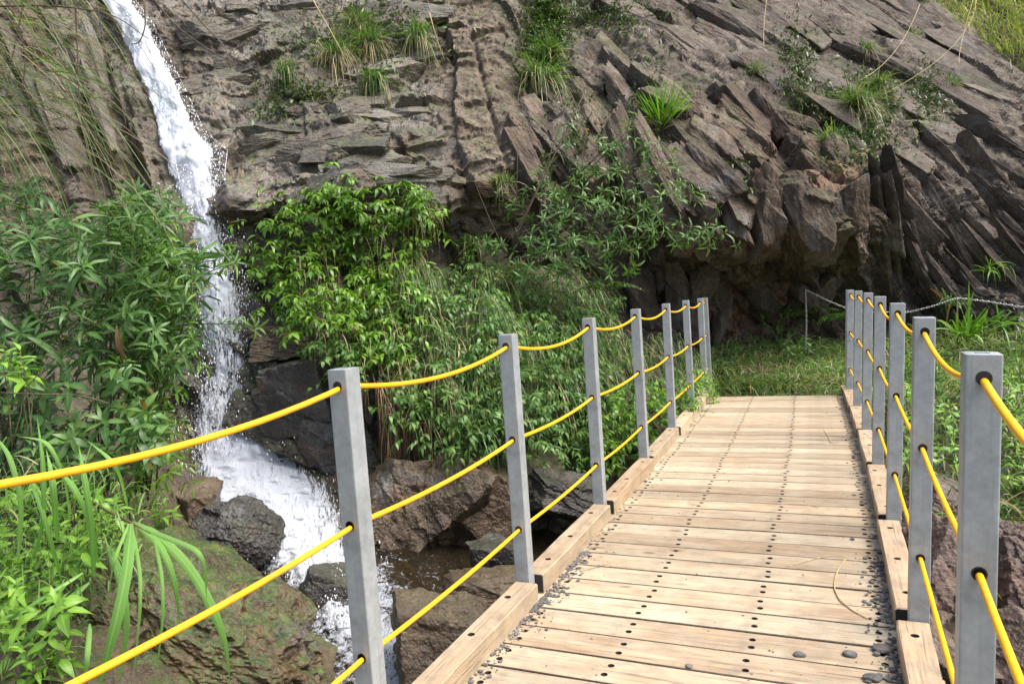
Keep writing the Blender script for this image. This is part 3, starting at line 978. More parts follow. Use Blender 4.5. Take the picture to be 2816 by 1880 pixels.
def rock_shape(seed, base, cuts=14, rough=.09, strata=0.0, lo=.62, boxy=False):
    V, F = base
    r = np.random.default_rng(seed)
    n = r.normal(size=(cuts, 3)); n /= np.linalg.norm(n, axis=1)[:, None]
    dd = r.uniform(lo, .95, cuts)
    if len(V) > 1000 and boxy:
        nb = np.vstack([np.eye(3), -np.eye(3)]) + r.normal(0, .2, (6, 3))
        n = np.vstack([nb / np.linalg.norm(nb, axis=1)[:, None], n[:7]])
        dd = np.concatenate([r.uniform(.72, .95, 6), r.uniform(.80, 1.1, len(n) - 6)])
    s = (V @ n.T) / dd
    rad = 1 / np.maximum(s.max(1), .6 if (boxy and len(V) > 1000) else 1.02)
    q = V * rad[:, None]
    if len(V) > 100:
        q = q * (1 + rough * fbm(V * 1.7 + seed, 3, seed)[:, None] + rough * .35 * fbm(V * 7 + seed, 3, seed + 3)[:, None])
        q = q * (1 + rough * .25 * fbm(V * 22 + seed, 3, seed + 5, .6)[:, None])
        e1 = blocks((q[:, 0] + .5 * q[:, 2]) / .55 + seed, (q[:, 1] * .7 + q[:, 2]) / .4, seed + 2, .7, .15, .1)
        q = q * (1 + .085 * e1[:, None])
        if strata:
            a = blocks((q[:, 0] * .5 + q[:, 2] + .06 * fbm(q * 3, 2, seed)) / .17, (q[:, 1] + q[:, 0]) / .7, seed, .5, .4, .15)
            q = q * (1 + strata * a[:, None])
    return q, F


def boulder(x, y, w, h, d, label, mat, dep=None, seed=0, rot=0.0, tilt=0.0, strata=.0, cuts=12, lo=.62):
    """boulder that fills about w x h view pixels at pixel x,y and depth d"""
    k = d * KV / FPX
    sx, sz = w * k / 2 / .86, h * k / 2 / .86
    sy = dep / 2 if dep else (sx + sz) / 2
    q, F = rock_shape(seed, ICO6 if w > 600 else ICO4, strata=strata, cuts=cuts, lo=lo, boxy=lo < .73, rough=.05 if lo < .73 else .09)
    q = q * np.array([sx, sy, sz])
    c, s = math.cos(tilt), math.sin(tilt)
    q = q @ np.array([[c, 0, -s], [0, 1, 0], [s, 0, c]])
    a = YAW + rot
    q = q @ np.array([[math.cos(a), math.sin(a), 0], [-math.sin(a), math.cos(a), 0], [0, 0, 1]])
    cen = P(x, y, d)
    base = np.array([cen[0], cen[1], cen[2] - sz * .6])
    obj('boulder', mesh_np('boulder', q + (cen - base), F, smooth=False), M[mat], loc=base, label=label, category='boulder')


boulder(448, 1180, 84, 135, 7.7, 'small pointed reddish wet rock at the left foot of the waterfall', 'wet_brown', seed=3, tilt=.3)
boulder(538, 1235, 185, 165, 7.3, 'rounded dark grey wet boulder parting the white cascade', 'wet_dark', seed=5, lo=.8, cuts=10)
boulder(755, 1362, 118, 120, 6.85, 'dark wet boulder beside the cascade just left of the nearest left post', 'wet_dark', seed=8)
boulder(1010, 1470, 215, 210, 5.7, 'large brown wet block in the stream beside the near left kerb', 'wet_brown', seed=11, dep=.7, lo=.72, cuts=9)
boulder(1105, 1365, 185, 95, 6.3, 'low brown rounded rock in the stream behind the second left post', 'wet_brown', seed=14, lo=.7)
boulder(1125, 1285, 95, 95, 6.85, 'small black jagged rock sticking out of the brown pool', 'wet_dark', seed=17, cuts=9)
boulder(1295, 1140, 165, 100, 7.7, 'dark layered slate boulder lying between the second and third left posts', 'wet_dark', seed=20, strata=.10, tilt=.25)
boulder(690, 915, 190, 180, 8.75, 'big dark brown boulder under the hanging vines right of the waterfall', 'wet_dark', seed=23, dep=.9, lo=.7, cuts=10)
boulder(650, 800, 150, 62, 9.0, 'flat brown slab resting on top of the big dark boulder by the falls', 'wet_brown', seed=26, strata=.06)
boulder(620, 770, 90, 50, 9.05, 'small brown stone wedged under the vines beside the waterfall', 'wet_brown', seed=27)
boulder(752, 1015, 120, 110, 8.6, 'rough dark rock between the cascade and the nearest left post', 'wet_dark', seed=31, tilt=.5, dep=.6)
boulder(915, 1150, 150, 210, 7.75, 'leaning brown rock slab nearest the front left post, split by a diagonal joint', 'wet_brown', seed=32, tilt=.45, strata=.05, cuts=9, dep=.9)
boulder(1010, 1165, 160, 210, 7.7, 'middle one of the leaning brown slabs below the hanging grass', 'wet_brown', seed=35, tilt=.5, strata=.05, cuts=9, dep=.9)
boulder(1110, 1165, 190, 180, 7.75, 'smooth tan rock slab just left of the second left post', 'wet_brown', seed=38, tilt=.35, cuts=8, dep=.9)
boulder(1215, 1120, 120, 110, 8.0, 'grey brown rock right behind the second left post', 'bank', seed=41, tilt=.3)
boulder(415, 1475, 650, 330, 5.3, 'long mossy brown rock slab sloping into the stream at lower left', 'mossy', dep=1.9, seed=44, tilt=.50, strata=.05, cuts=14, lo=.75)
boulder(130, 1530, 330, 170, 4.6, 'dark brown rock half hidden under the weeds at the lower left corner', 'wet_brown', dep=1.0, seed=47)
boulder(2155, 1345, 190, 330, 5.3, 'reddish layered rock seen between the first and second right posts', 'red_rock', dep=1.0, seed=50, strata=.08, tilt=.5, cuts=10)
boulder(2175, 1170, 140, 120, 6.4, 'small reddish rock below the grass behind the second right post', 'red_rock', seed=53, strata=.06, tilt=.4)
boulder(2325, 1330, 160, 240, 5.0, 'reddish rock right of the nearest right post at the frame edge', 'red_rock', dep=.8, seed=56, strata=.08, tilt=.5)
boulder(2345, 1530, 220, 220, 4.4, 'smooth pinkish rock at the lower right corner below the yellow cable', 'red_rock', dep=.9, seed=59, tilt=.4)
boulder(2160, 1540, 160, 200, 4.6, 'brown rock low down between the near right kerb and nearest right post', 'red_rock', dep=.9, seed=62, strata=.05)

# ------------------------------------------------------------------ footbridge
XL, XR, Y0, SP, PH, KH = -.5427, 1.1934, 1.9748, 1.3177, 1.314, .096
PW = .075


def bx(y): return -.0035 * (y - 4.5) ** 2
def bz(y): return -.0015 * (y - 5) ** 2
def ba(y): return math.atan(.007 * (y - 4.5))


bridge = empty('footbridge', (0, 0, 0), 'wooden plank footbridge with kerb timbers and grey steel railing posts over the stream', 'footbridge')


def board_mesh(name, lx, wy, th, holes, hr=.0145, hd=.013, ch=.004, wav=.0016, seed=0, hs=10, edge_dark=False):
    """board along X, top at z=0, with real counterbored holes in the top face"""
    r = np.random.default_rng(seed)
    n = 16
    xs = np.linspace(-lx / 2, lx / 2, n)
    w1 = wav * np.convolve(r.normal(0, 1, n + 4), np.ones(5) / 5, 'valid') * 2
    w2 = wav * np.convolve(r.normal(0, 1, n + 4), np.ones(5) / 5, 'valid') * 2
    lo = [(x, -wy / 2 + e) for x, e in zip(xs, w1)]
    hi = [(x, wy / 2 + e) for x, e in zip(xs, w2)][::-1]
    outer = lo + hi
    cen = np.array([0, 0])
    inner = [(x * (1 - ch / (lx / 2)), y - math.copysign(ch, y)) for x, y in outer]
    pts = [Vector(p) for p in inner]
    m = len(pts)
    edges = [(i, (i + 1) % m) for i in range(m)]
    hv = []
    for hx, hy in holes:
        b = len(pts)
        for k in range(hs):
            a = 2 * math.pi * k / hs
            pts.append(Vector((hx + hr * math.cos(a), hy + hr * math.sin(a))))
        edges += [(b + k, b + (k + 1) % hs) for k in range(hs)]
        hv.append(b)
    vo, eo, fo, ov, oe, of = delaunay_2d_cdt(pts, edges, [], 0, 1e-7)
    V = [(v.x, v.y, 0.0) for v in vo]
    F = []
    H = np.array(holes) if len(holes) else np.zeros((0, 2))
    for f in fo:
        c = np.mean([(vo[i].x, vo[i].y) for i in f], axis=0)
        if len(H) and (np.hypot(H[:, 0] - c[0], H[:, 1] - c[1]) < hr * .97).any():
            continue
        a = sum(vo[f[i]].x * vo[f[(i + 1) % len(f)]].y - vo[f[(i + 1) % len(f)]].x * vo[f[i]].y for i in range(len(f)))
        F.append(list(f) if a > 0 else list(f)[::-1])
    first = {}
    for new, olds in enumerate(ov):
        for o_ in olds:
            first[o_] = new
    # chamfer, sides, bottom
    b0 = len(V); V += [(x, y, -ch) for x, y in outer]
    b1 = len(V); V += [(x, y, -th) for x, y in outer]
    for i in range(m):
        j = (i + 1) % m
        F.append([first[i], b0 + i, b0 + j, first[j]])
        F.append([b0 + i, b1 + i, b1 + j, b0 + j])
    F.append([b1 + i for i in range(m)][::-1])
    for b in hv:
        c0 = len(V)
        V += [(pts[b + k].x, pts[b + k].y, -hd) for k in range(hs)]
        for k in range(hs):
            j = (k + 1) % hs
            F.append([first[b + k], first[b + j], c0 + j, c0 + k])
        F.append([c0 + k for k in range(hs)])
    me = bpy.data.meshes.new(name)
    me.from_pydata(V, [], F)
    nh = len(holes) * (hs + 1)
    if nh:
        idx = np.zeros(len(F), np.int32); idx[-nh:] = 1
        if edge_dark:
            nt = len(F) - nh - 1
            idx[nt - 2 * m:nt] = 2
        me.polygons.foreach_set('material_index', idx)
    me.update()
    return me


def disc_mesh(name, r, h, n=10):
    an = np.linspace(0, 2 * np.pi, n, endpoint=False)
    V = [(r * math.cos(a), r * math.sin(a), 0) for a in an] + [(r * .8 * math.cos(a), r * .8 * math.sin(a), h) for a in an]
    F = [[i, (i + 1) % n, n + (i + 1) % n, n + i] for i in range(n)] + [[n + i for i in range(n)], [i for i in range(n)][::-1]]
    me = bpy.data.meshes.new(name)
    me.from_pydata(V, [], F); me.update()
    return me


PLX = 1.84
PCX = .325
rows = [-.408 - PCX, .046 - PCX, .556 - PCX, 1.052 - PCX]
plank_meshes, plank_holes = [], []
for k in range(9):
    r = np.random.default_rng(100 + k)
    hs = [(x + r.normal(0, .004), sgn * .038 + r.normal(0, .003)) for x in rows for sgn in (-1, 1)]
    me = board_mesh('plank', PLX + r.uniform(-.03, .03), .1828, .045, hs, seed=k, ch=.0035, edge_dark=True)
    me.materials.append(M['plank']); me.materials.append(M['hole']); me.materials.append(M['edge'])
    plank_meshes.append(me); plank_holes.append(hs)
screw_me = disc_mesh('screw', .0105, .004); screw_me.materials.append(M['screw'])
PITCH = .1903
ny = 0
y = 3.024 - .095 - PITCH * 18
while y < 10.15:
    k = random.randrange(9)
    o = obj('plank', plank_meshes[k], parent=bridge)
    flip = 0.0
    a = ba(y) + random.gauss(0, .0012)
    o.location = (PCX + bx(y) + random.gauss(0, .004), y + random.gauss(0, .001), bz(y) + random.gauss(0, .0011))
    o.rotation_euler = (random.gauss(0, .004), random.gauss(0, .0008), a + flip)
    if 2.2 < y < 8.4:
        for hx, hy in plank_holes[k]:
            s = obj('screw', screw_me, parent=o)
            s.location = (hx, hy, -.0128)
    y += PITCH
    ny += 1

# stringers under the deck
for x in rows:
    V, F = [], []
    ysx = np.linspace(-.6, 10.2, 24)
    for yy in ysx:
        for dx, dz in ((-.05, -.046), (.05, -.046), (.05, -.26), (-.05, -.26)):
            V.append((x + PCX + bx(yy) + dx, yy, bz(yy) + dz))
    for i in range(23):
        for k in range(4):
            F.append([i * 4 + k, i * 4 + (k + 1) % 4, i * 4 + 4 + (k + 1) % 4, i * 4 + 4 + k])
    F += [[3, 2, 1, 0], [92, 93, 94, 95]]
    me = bpy.data.meshes.new('stringer'); me.from_pydata(V, [], F)
    obj('stringer', me, M['kerb'], parent=bridge)

# posts: hollow square tubes with a hole front and back for every cable
HOLES = [PH - .054, PH - .515, PH - .963]


def post_mesh(name, zb, zt, holes, hr=.0165):
    w = PW / 2; hs = 12; bv = .005
    V, F = [], []
    x0 = w - bv
    for side in (-1, 1):           # front (-y) and back (+y) faces with holes
        pts = [Vector((-x0, zb)), Vector((x0, zb)), Vector((x0, zt)), Vector((-x0, zt))]
        ed = [(0, 1), (1, 2), (2, 3), (3, 0)]
        for hz in holes:
            b = len(pts)
            pts += [Vector((hr * math.cos(2 * math.pi * k / hs), hz + hr * math.sin(2 * math.pi * k / hs))) for k in range(hs)]
            ed += [(b + k, b + (k + 1) % hs) for k in range(hs)]
        vo, eo, fo, ov, oe, of = delaunay_2d_cdt(pts, ed, [], 0, 1e-7)
        b0 = len(V)
        V += [(v.x, side * w, v.y) for v in vo]
        for f in fo:
            c = np.mean([(vo[i].x, vo[i].y) for i in f], axis=0)
            if any(math.hypot(c[0], c[1] - hz) < hr * .97 for hz in holes):
                continue
            F.append([b0 + i for i in f])
        for hz in holes:           # short walls of each hole
            c0 = len(V)
            for k in range(hs):
                a = 2 * math.pi * k / hs
                V.append((hr * math.cos(a), side * w, hz + hr * math.sin(a)))
            for k in range(hs):
                a = 2 * math.pi * k / hs
                V.append((hr * math.cos(a), side * (w - .005), hz + hr * math.sin(a)))
            for k in range(hs):
                j = (k + 1) % hs
                F.append([c0 + k, c0 + j, c0 + hs + j, c0 + hs + k])
    # rounded corners and the two plain sides
    ring = []
    for cx, cy, a0 in ((w - bv, w - bv, 0), (-(w - bv), w - bv, 90), (-(w - bv), -(w - bv), 180), (w - bv, -(w - bv), 270)):
        for k in range(4):
            a = math.radians(a0 + 30 * k)
            ring.append((cx + bv * math.cos(a), cy + bv * math.sin(a)))
    n = len(ring); b0 = len(V)
    V += [(x, y_, zb) for x, y_ in ring] + [(x, y_, zt) for x, y_ in ring]
    for i in range(n):
        j = (i + 1) % n
        mx = (ring[i][0] + ring[j][0]) / 2; my = (ring[i][1] + ring[j][1]) / 2
        if abs(my) > w - 1e-4 and abs(mx) < w - bv:
            continue
        F.append([b0 + i, b0 + j, b0 + n + j, b0 + n + i])
    # welded cap with a slot opening at the top
    t = .0
    inn = [(x * .80, y_ * .80) for x, y_ in ring]
    inn2 = [(math.copysign(min(abs(x), .021), x), math.copysign(min(abs(y_), .012), y_)) for x, y_ in ring]
    b1 = len(V); V += [(x, y_, zt + .0015) for x, y_ in inn]
    b2 = len(V)
    el = [(.021 * math.cos(math.atan2(y_, x)), .013 * math.sin(math.atan2(y_, x))) for x, y_ in ring]
    V += [(x, y_, zt + .0012) for x, y_ in el]
    b3 = len(V); V += [(x, y_, zt - .06) for x, y_ in el]
    for i in range(n):
        j = (i + 1) % n
        F.append([b0 + n + i, b0 + n + j, b1 + j, b1 + i])
        F.append([b1 + i, b1 + j, b2 + j, b2 + i])
        F.append([b2 + i, b2 + j, b3 + j, b3 + i])
    F.append([b3 + i for i in range(n)])
    me = bpy.data.meshes.new(name)
    me.from_pydata(V, [], F); me.update()
    me.materials.append(M['steel'])
    return me


post_me = post_mesh('railing_post', -.002, PH, HOLES)
bolt_me = disc_mesh('bolt_head', .016, .010, 8); bolt_me.materials.append(M['galv'])
grom_V, grom_F = tube([(0, -.0012, 0), (0, .004, 0)], .0172, 14, cap=False)
gi_V, gi_F = tube([(0, .004, 0), (0, -.0012, 0)], .0135, 14, cap=False)
grom_V2 = np.vstack([grom_V, gi_V])
grom_F2 = np.vstack([grom_F, gi_F + len(grom_V), np.stack([np.arange(14), (np.arange(14) + 1) % 14, 42 + (np.arange(14) + 1) % 14, 42 + np.arange(14)], 1)])
grom_me = bpy.data.meshes.new('grommet'); grom_me.from_pydata(grom_V2.tolist(), [], grom_F2.tolist()); grom_me.update(); grom_me.materials.append(M['rubber'])
LEANL, LEANR = -.005, .041


def post(side, y):
    x = (XL if side < 0 else XR) + bx(y)
    o = obj('railing_post', post_me, parent=bridge)
    o.location = (x - (LEANR if side > 0 else LEANL) * KH, y + PW / 2, bz(y))
    o.rotation_euler = (random.gauss(0, .004), math.atan(LEANR if side > 0 else LEANL) + random.gauss(0, .0015), ba(y) + random.gauss(0, .012))
    for hz in HOLES:
        g = obj('grommet', grom_me, parent=o); g.location = (0, -PW / 2, hz)
    return o


ys_posts = [Y0 + SP * i for i in range(-1, 7)]
for s in (-1, 1):
    for y in ys_posts:
        o = post(s, y)
        if y > 9.5 and s > 0:
            for hz in (PH - .10, PH - .60, PH - 1.02):
                b = obj('bolt_head', bolt_me, parent=o); b.location = (.004, -PW / 2, hz); b.rotation_euler = (math.pi / 2, 0, 0)
    y = 10.42 if s < 0 else 10.10
    post(s, y)

# kerb timbers between the posts
KW = .115
kerb_me = []
for k in range(4):
    r = np.random.default_rng(200 + k)
    L = SP - PW - .02
    hs = [(-L * .36 + r.normal(0, .02), r.normal(0, .008)), (r.normal(0, .03), r.normal(0, .008)), (L * .36 + r.normal(0, .02), r.normal(0, .008))]
    me = board_mesh('kerb_timber', L, KW, KH - .001, hs, hr=.0165, hd=.02, ch=.007, wav=.003, seed=30 + k)
    me.materials.append(M['kerb']); me.materials.append(M['hole'])
    kerb_me.append((me, hs, L))
bolt2 = disc_mesh('bolt_head', .012, .006, 8); bolt2.materials.append(M['screw'])
cap_V = np.array([(x, y_, z) for x in (0, .004) for y_, z in ((-KW / 2 + .004, -.09), (KW / 2 - .004, -.09), (KW / 2 - .004, -.008), (KW / 2 - .012, -.003), (-KW / 2 + .012, -.003), (-KW / 2 + .004, -.008))])
cap_F = [[0, 1, 2, 3, 4, 5], [11, 10, 9, 8, 7, 6]] + [[i, 6 + i, 6 + (i + 1) % 6, (i + 1) % 6] for i in range(6)]
cap_me = bpy.data.meshes.new('black_end'); cap_me.from_pydata(cap_V.tolist(), [], cap_F); cap_me.update(); cap_me.materials.append(M['end'])
for s in (-1, 1):
    for i in range(-1, 7):
        y = Y0 + SP * i + PW + (SP - PW) / 2
        if i == 6:
            y = Y0 + SP * i + PW + .20
        me, hs, L = kerb_me[(i * 3 + s) % 4]
        o = obj('kerb_timber', me, parent=bridge)
        off = s * -1 * (KW / 2 - PW / 2)
        o.location = ((XL if s < 0 else XR) + bx(y) + off + random.gauss(0, .004), y, bz(y) + KH)
        o.rotation_euler = (0, 0, ba(y) + math.pi / 2 + random.gauss(0, .004))
        if i == 6:
            o.scale = (.26, 1, 1)
        for hx, hy in hs:
            b = obj('bolt_head', bolt2, parent=o); b.location = (hx, hy, -.0195)
        c = obj('black_end', cap_me, parent=o, label='black end of the timber'); c.location = (-L / 2 - .0045, 0, 0)

# yellow cables
names = {0: 'top', 1: 'middle', 2: 'bottom'}
for s in (-1, 1):
    for k, hz in enumerate(HOLES):
        pts = []
        ypl = ys_posts + ([10.42] if s < 0 else [10.10])
        x_at = lambda y: (XL if s < 0 else XR) + bx(y) + (LEANR if s > 0 else LEANL) * (hz - KH)
        for a, b in zip(ypl[:-1], ypl[1:]):
            sag = (.055, .026, .012)[k] * random.uniform(.85, 1.15) * ((b - a) / SP) ** 2
            for t in np.linspace(0, 1, 14)[:-1]:
                y = a + (b - a) * t
                pts.append((x_at(y), y + PW / 2, bz(y) + hz - .003 - 4 * sag * t * (1 - t)))
        y = ypl[-1]
        pts += [(x_at(y), y + PW / 2 - .02, bz(y) + hz), (x_at(y), y + PW / 2 + .10, bz(y) + hz - .02)]
        me = quads_to_mesh('railing_cable', [tube(pts, .0092, 10)])
        obj('railing_cable', me, M['cable'], label=f"yellow plastic coated {names[k]} cable strung through the {'left' if s < 0 else 'right'} row of posts",
            category='cable', group='yellow railing cables')

# gravel along the kerbs, a few bigger pebbles and straw on the deck
def gravel():
    V0, F0 = ICO1
    n = 1800
    VV, FF = [], []
    off = 0
    r = np.random.default_rng(5)
    for i in range(n):
        s = r.random()
        if s < .40:
            yy = r.choice([r.normal(2.95, .28), r.normal(3.3, .12), r.normal(3.75, .2), r.uniform(2.4, 9)])
            xx = -.455 + bx(yy) + abs(r.exponential(.032)); sz = .004 + .011 * r.random() ** 2.6
        elif s < .82:
            yy = r.choice([r.uniform(2.5, 3.7), r.normal(2.75, .15), r.normal(3.9, .25), r.uniform(2.4, 9.5)])
            xx = 1.105 + bx(yy) - abs(r.exponential(.030)); sz = .004 + .014 * r.random() ** 3
        else:
            yy = r.uniform(2.2, 7); xx = r.uniform(-.42, 1.08) + bx(yy); sz = .002 + .0055 * r.random() ** 3
        q, F = rock_shape(1000 + i % 40, ICO1, cuts=6, lo=.45)
        a = r.uniform(0, 6.28)
        q = q * np.array([sz * r.uniform(.8, 1.4), sz, sz * r.uniform(.25, .55)])
        q = q @ np.array([[math.cos(a), math.sin(a), 0], [-math.sin(a), math.cos(a), 0], [0, 0, 1]])
        q = q + np.array([xx, yy, bz(yy) + sz * .35])
        VV.append(q); FF.append(F + off); off += len(q)
    obj('gravel', mesh_np('gravel', np.vstack(VV), np.vstack(FF), smooth=False), M['pebble'], kind='stuff',
        label='loose grey gravel swept along both kerbs of the deck', category='gravel')


gravel()
for i, (x, y, sz, lb) in enumerate(((985 * 0 + 1835, 1500, .022, 'small rounded pebble lying near a plank joint in the middle foreground'),
                                    (2000, 1555, .030, 'flat brown stone on the deck at the bottom right foreground'),
                                    (2025, 1490, .036, 'largest brown stone in the gravel heap by the near right kerb'),
                                    (1950, 1500, .026, 'flat grey chip beside the near right gravel heap'),
                                    (1580, 1525, .016, 'small grey pebble standing on the nearest plank joint'))):
    dq = (P(x, y, 1.0) - CAM); t = -(CAM[2] - 0.0) / dq[2]; q = CAM + dq * t
    V, F = rock_shape(300 + i, ICO2, cuts=9)
    V = V * np.array([sz * 1.2, sz, sz * .45])
    obj('stone', mesh_np('stone', V + [0, 0, sz * .3], F, smooth=False), M['pebble'], loc=(q[0], q[1], bz(q[1])), label=lb, category='stone')


def on_deck(x, y, h=.004):
    dq = P(x, y, 1.0) - CAM
    q = CAM + dq * (-(CAM[2]) / dq[2])
    return np.array([q[0], q[1], bz(q[1]) + h])


def stalk(pxs, r, label):
    pts = np.array([on_deck(*p) for p in pxs])
    t = np.linspace(0, len(pts) - 1, len(pts) * 5)
    q = np.stack([np.interp(t, np.arange(len(pts)), pts[:, k]) for k in range(3)], 1)
    for _ in range(3):
        q[1:-1] = (q[:-2] + q[1:-1] * 2 + q[2:]) / 4
    base = q[0].copy()
    me = quads_to_mesh('dry_stalk', [tube(q - base, np.linspace(r, r * .5, len(q)), 6)])
    o = obj('dry_stalk', me, M['straw_s'], loc=base, label=label, category='straw', group='straw on the deck')


stalk([(1940, 1282), (1920, 1310), (1912, 1345), (1925, 1375), (1955, 1400), (1990, 1418)], .0045, 'long bent straw stalk curving over the planks near the right kerb')
stalk([(1805, 1300), (1860, 1285), (1905, 1274), (1938, 1278)], .0025, 'thin straight straw stem pointing left from the bent stalk')
stalk([(1330, 1310), (1370, 1300), (1405, 1290)], .0025, 'short straw lying on the planks near the second left kerb timber')
stalk([(1890, 985), (1900, 1000), (1905, 1015), (1925, 1012)], .004, 'small knot of straw on the far planks right of the middle')
stalk([(2010, 1120), (1998, 1150), (2003, 1180)], .003, 'straw hanging against the right kerb by the fourth right post')
stalk([(1880, 1165), (1830, 1155), (1760, 1160)], .002, 'faint thin straw lying across the sunlit middle planks')
stalk([(1765, 1490), (1778, 1480)], .004, 'tiny broken straw bit in the near middle of the deck')

# ------------------------------------------------------------------ plants: leaves, blades, stems
def unit(v):
    return v / (np.linalg.norm(v, axis=-1, keepdims=True) + 1e-12)


def leaf_templates(prof, nb=3, fold=.18, seed=0):
    """leaf along X, width along Y, upper side +Z; several bends"""
    T = []
    t = np.linspace(0, 1, len(prof))
    for b in range(nb):
        bend = .12 + .30 * b / max(1, nb - 1)
        tw = (b - 1) * .05
        rows_ = []
        for ti, w in zip(t, prof):
            x = ti * (1 - .25 * bend * ti)
            z = .10 * math.sin(math.pi * min(1, ti * 1.2)) * .4 - bend * ti * ti
            rows_ += [(x, -.5 * w, z + fold * .5 * w * .35 + tw * ti), (x, 0, z), (x, .5 * w, z + fold * .5 * w * .35 - tw * ti)]
        T.append(rows_)
    n = len(prof)
    F = []
    for i in range(n - 1):
        for c in (0, 1):
            a = i * 3 + c
            F.append((a, a + 1, a + 4, a + 3))
    return np.array(T), np.array(F)


LANCE = leaf_templates((.10, .72, 1.0, .62, .02))
OVATE = leaf_templates((.10, .95, .92, .50, .02))
SWORD = leaf_templates((.5, .9, 1.0, .85, .6, .02))


class Leaves:
    def __init__(self):
        self.p, self.d, self.n, self.L, self.W = [], [], [], [], []

    def add(self, p, d, n, L, W):
        self.p.append(np.atleast_2d(p)); self.d.append(np.atleast_2d(d)); self.n.append(np.atleast_2d(n))
        self.L.append(np.atleast_1d(L)); self.W.append(np.atleast_1d(W))

    def rosette(self, c, axis, n, L, W, r, lo=40, hi=100, gap=.02):
        axis = unit(np.asarray(axis, float))
        ref = np.array([0, 0, 1.0]) if abs(axis[2]) < .9 else np.array([1.0, 0, 0])
        a = unit(np.cross(axis, ref)); b = np.cross(axis, a)
        k = np.arange(n)
        az = k * 2.399 + r.uniform(0, 6.28) + r.normal(0, .2, n)
        pol = np.radians(lo + (hi - lo) * k / max(1, n - 1) + r.normal(0, 9, n))
        d = np.cos(pol)[:, None] * axis + np.sin(pol)[:, None] * (np.cos(az)[:, None] * a + np.sin(az)[:, None] * b)
        nn = unit(axis - (d @ axis)[:, None] * d)
        LL = L * (.55 + .5 * k / n) * r.uniform(.8, 1.15, n)
        self.add(c - axis * (gap * (k / n * 2.5))[:, None] + d * .004, d, nn, LL, W * r.uniform(.8, 1.2, n) * LL / L)

    def sprig(self, pts, n, L, W, r, spread=60, up=(0, 0, 1)):
        pts = np.asarray(pts)
        t = np.linspace(.25, 1, n)
        idx = t * (len(pts) - 1)
        i0 = np.minimum(idx.astype(int), len(pts) - 2); f = (idx - i0)[:, None]
        pos = pts[i0] * (1 - f) + pts[i0 + 1] * f
        tan = unit(pts[i0 + 1] - pts[i0])
        side = unit(np.cross(tan, np.asarray(up, float) + r.normal(0, .2, 3)))
        sg = np.where(np.arange(n) % 2 == 0, 1, -1)[:, None]
        sp = np.radians(spread * np.where(t > .97, .15, 1.0) + r.normal(0, 12, n))[:, None]
        d = unit(tan * np.cos(sp) + side * sg * np.sin(sp) + r.normal(0, .16, (n, 3)) + np.array([0, 0, -.15]))
        nn = unit(np.cross(np.cross(d, np.asarray(up, float)), d) + r.normal(0, .25, (n, 3)))
        nn = unit(nn - (nn * d).sum(1)[:, None] * d)
        self.add(pos, d, nn, L * r.uniform(.65, 1.15, n), W * r.uniform(.75, 1.2, n))

    def arrays(self):
        return (np.vstack(self.p), unit(np.vstack(self.d)), unit(np.vstack(self.n)), np.concatenate(self.L), np.concatenate(self.W))


_tmpl_cache = {}


def leaf_mesh(tmpl, key, mat, b, q):
    k = (key, mat.name, b, q)
    if k not in _tmpl_cache:
        T, F = tmpl
        me = mesh_np('leaf', T[b], F, dict(rnd=np.full(len(T[b]), (q + .5) / 8), rib=(np.arange(len(T[b])) % 3 == 1).astype(float)))
        me.materials.append(mat)
        _tmpl_cache[k] = me
    return _tmpl_cache[k]


def finish_plant(name, label, category, root, lv, mat, tmpl=LANCE, key='lance', n_ind=0, stems=(), stem_mat=None, group=None, extra=None, stem_name='stem'):
    """a plant: the largest leaves are parts of their own, the rest one part; every stem a part"""
    root = np.asarray(root, float)
    e = empty(name, root, label, category, group)
    if lv is not None:
        p, d, n, L, W = lv.arrays()
        s = np.cross(n, d)
        T, F = tmpl
        depth = (p - CAM) @ FWD
        order = np.argsort(depth / L)
        ind, rest = order[:n_ind], order[n_ind:]
        r = np.random.default_rng(len(p))
        for i in ind:
            o = bpy.data.objects.new('leaf', leaf_mesh(tmpl, key, mat, int(r.integers(len(T))), int(r.integers(8))))
            COL.objects.link(o); o.parent = e
            q = p[i] - root
            o.matrix_local = Matrix(((d[i, 0] * L[i], s[i, 0] * W[i], n[i, 0] * L[i], q[0]), (d[i, 1] * L[i], s[i, 1] * W[i], n[i, 1] * L[i], q[1]),
                                     (d[i, 2] * L[i], s[i, 2] * W[i], n[i, 2] * L[i], q[2]), (0, 0, 0, 1)))
        if len(rest):
            b = r.integers(len(T), size=len(rest))
            t = T[b]
            V = (p[rest] - root)[:, None] + d[rest][:, None] * (t[..., 0] * L[rest, None])[..., None] + s[rest][:, None] * (t[..., 1] * W[rest, None])[..., None] + n[rest][:, None] * (t[..., 2] * L[rest, None])[..., None]
            m = t.shape[1]
            FF = (F[None] + (np.arange(len(rest)) * m)[:, None, None]).reshape(-1, 4)
            rn = np.repeat(r.random(len(rest)), m)
            obj('foliage', mesh_np('foliage', V.reshape(-1, 3), FF, dict(rnd=rn)), mat, parent=e, kind='stuff')
    for pts, rad in stems:
        obj(stem_name, quads_to_mesh(stem_name, [tube(np.asarray(pts) - root, rad, 6)]), stem_mat or M['stem'], parent=e)
    for (nm, me, mt) in (extra or ()):
        obj(nm, me, mt, parent=e, kind='stuff')
    return e


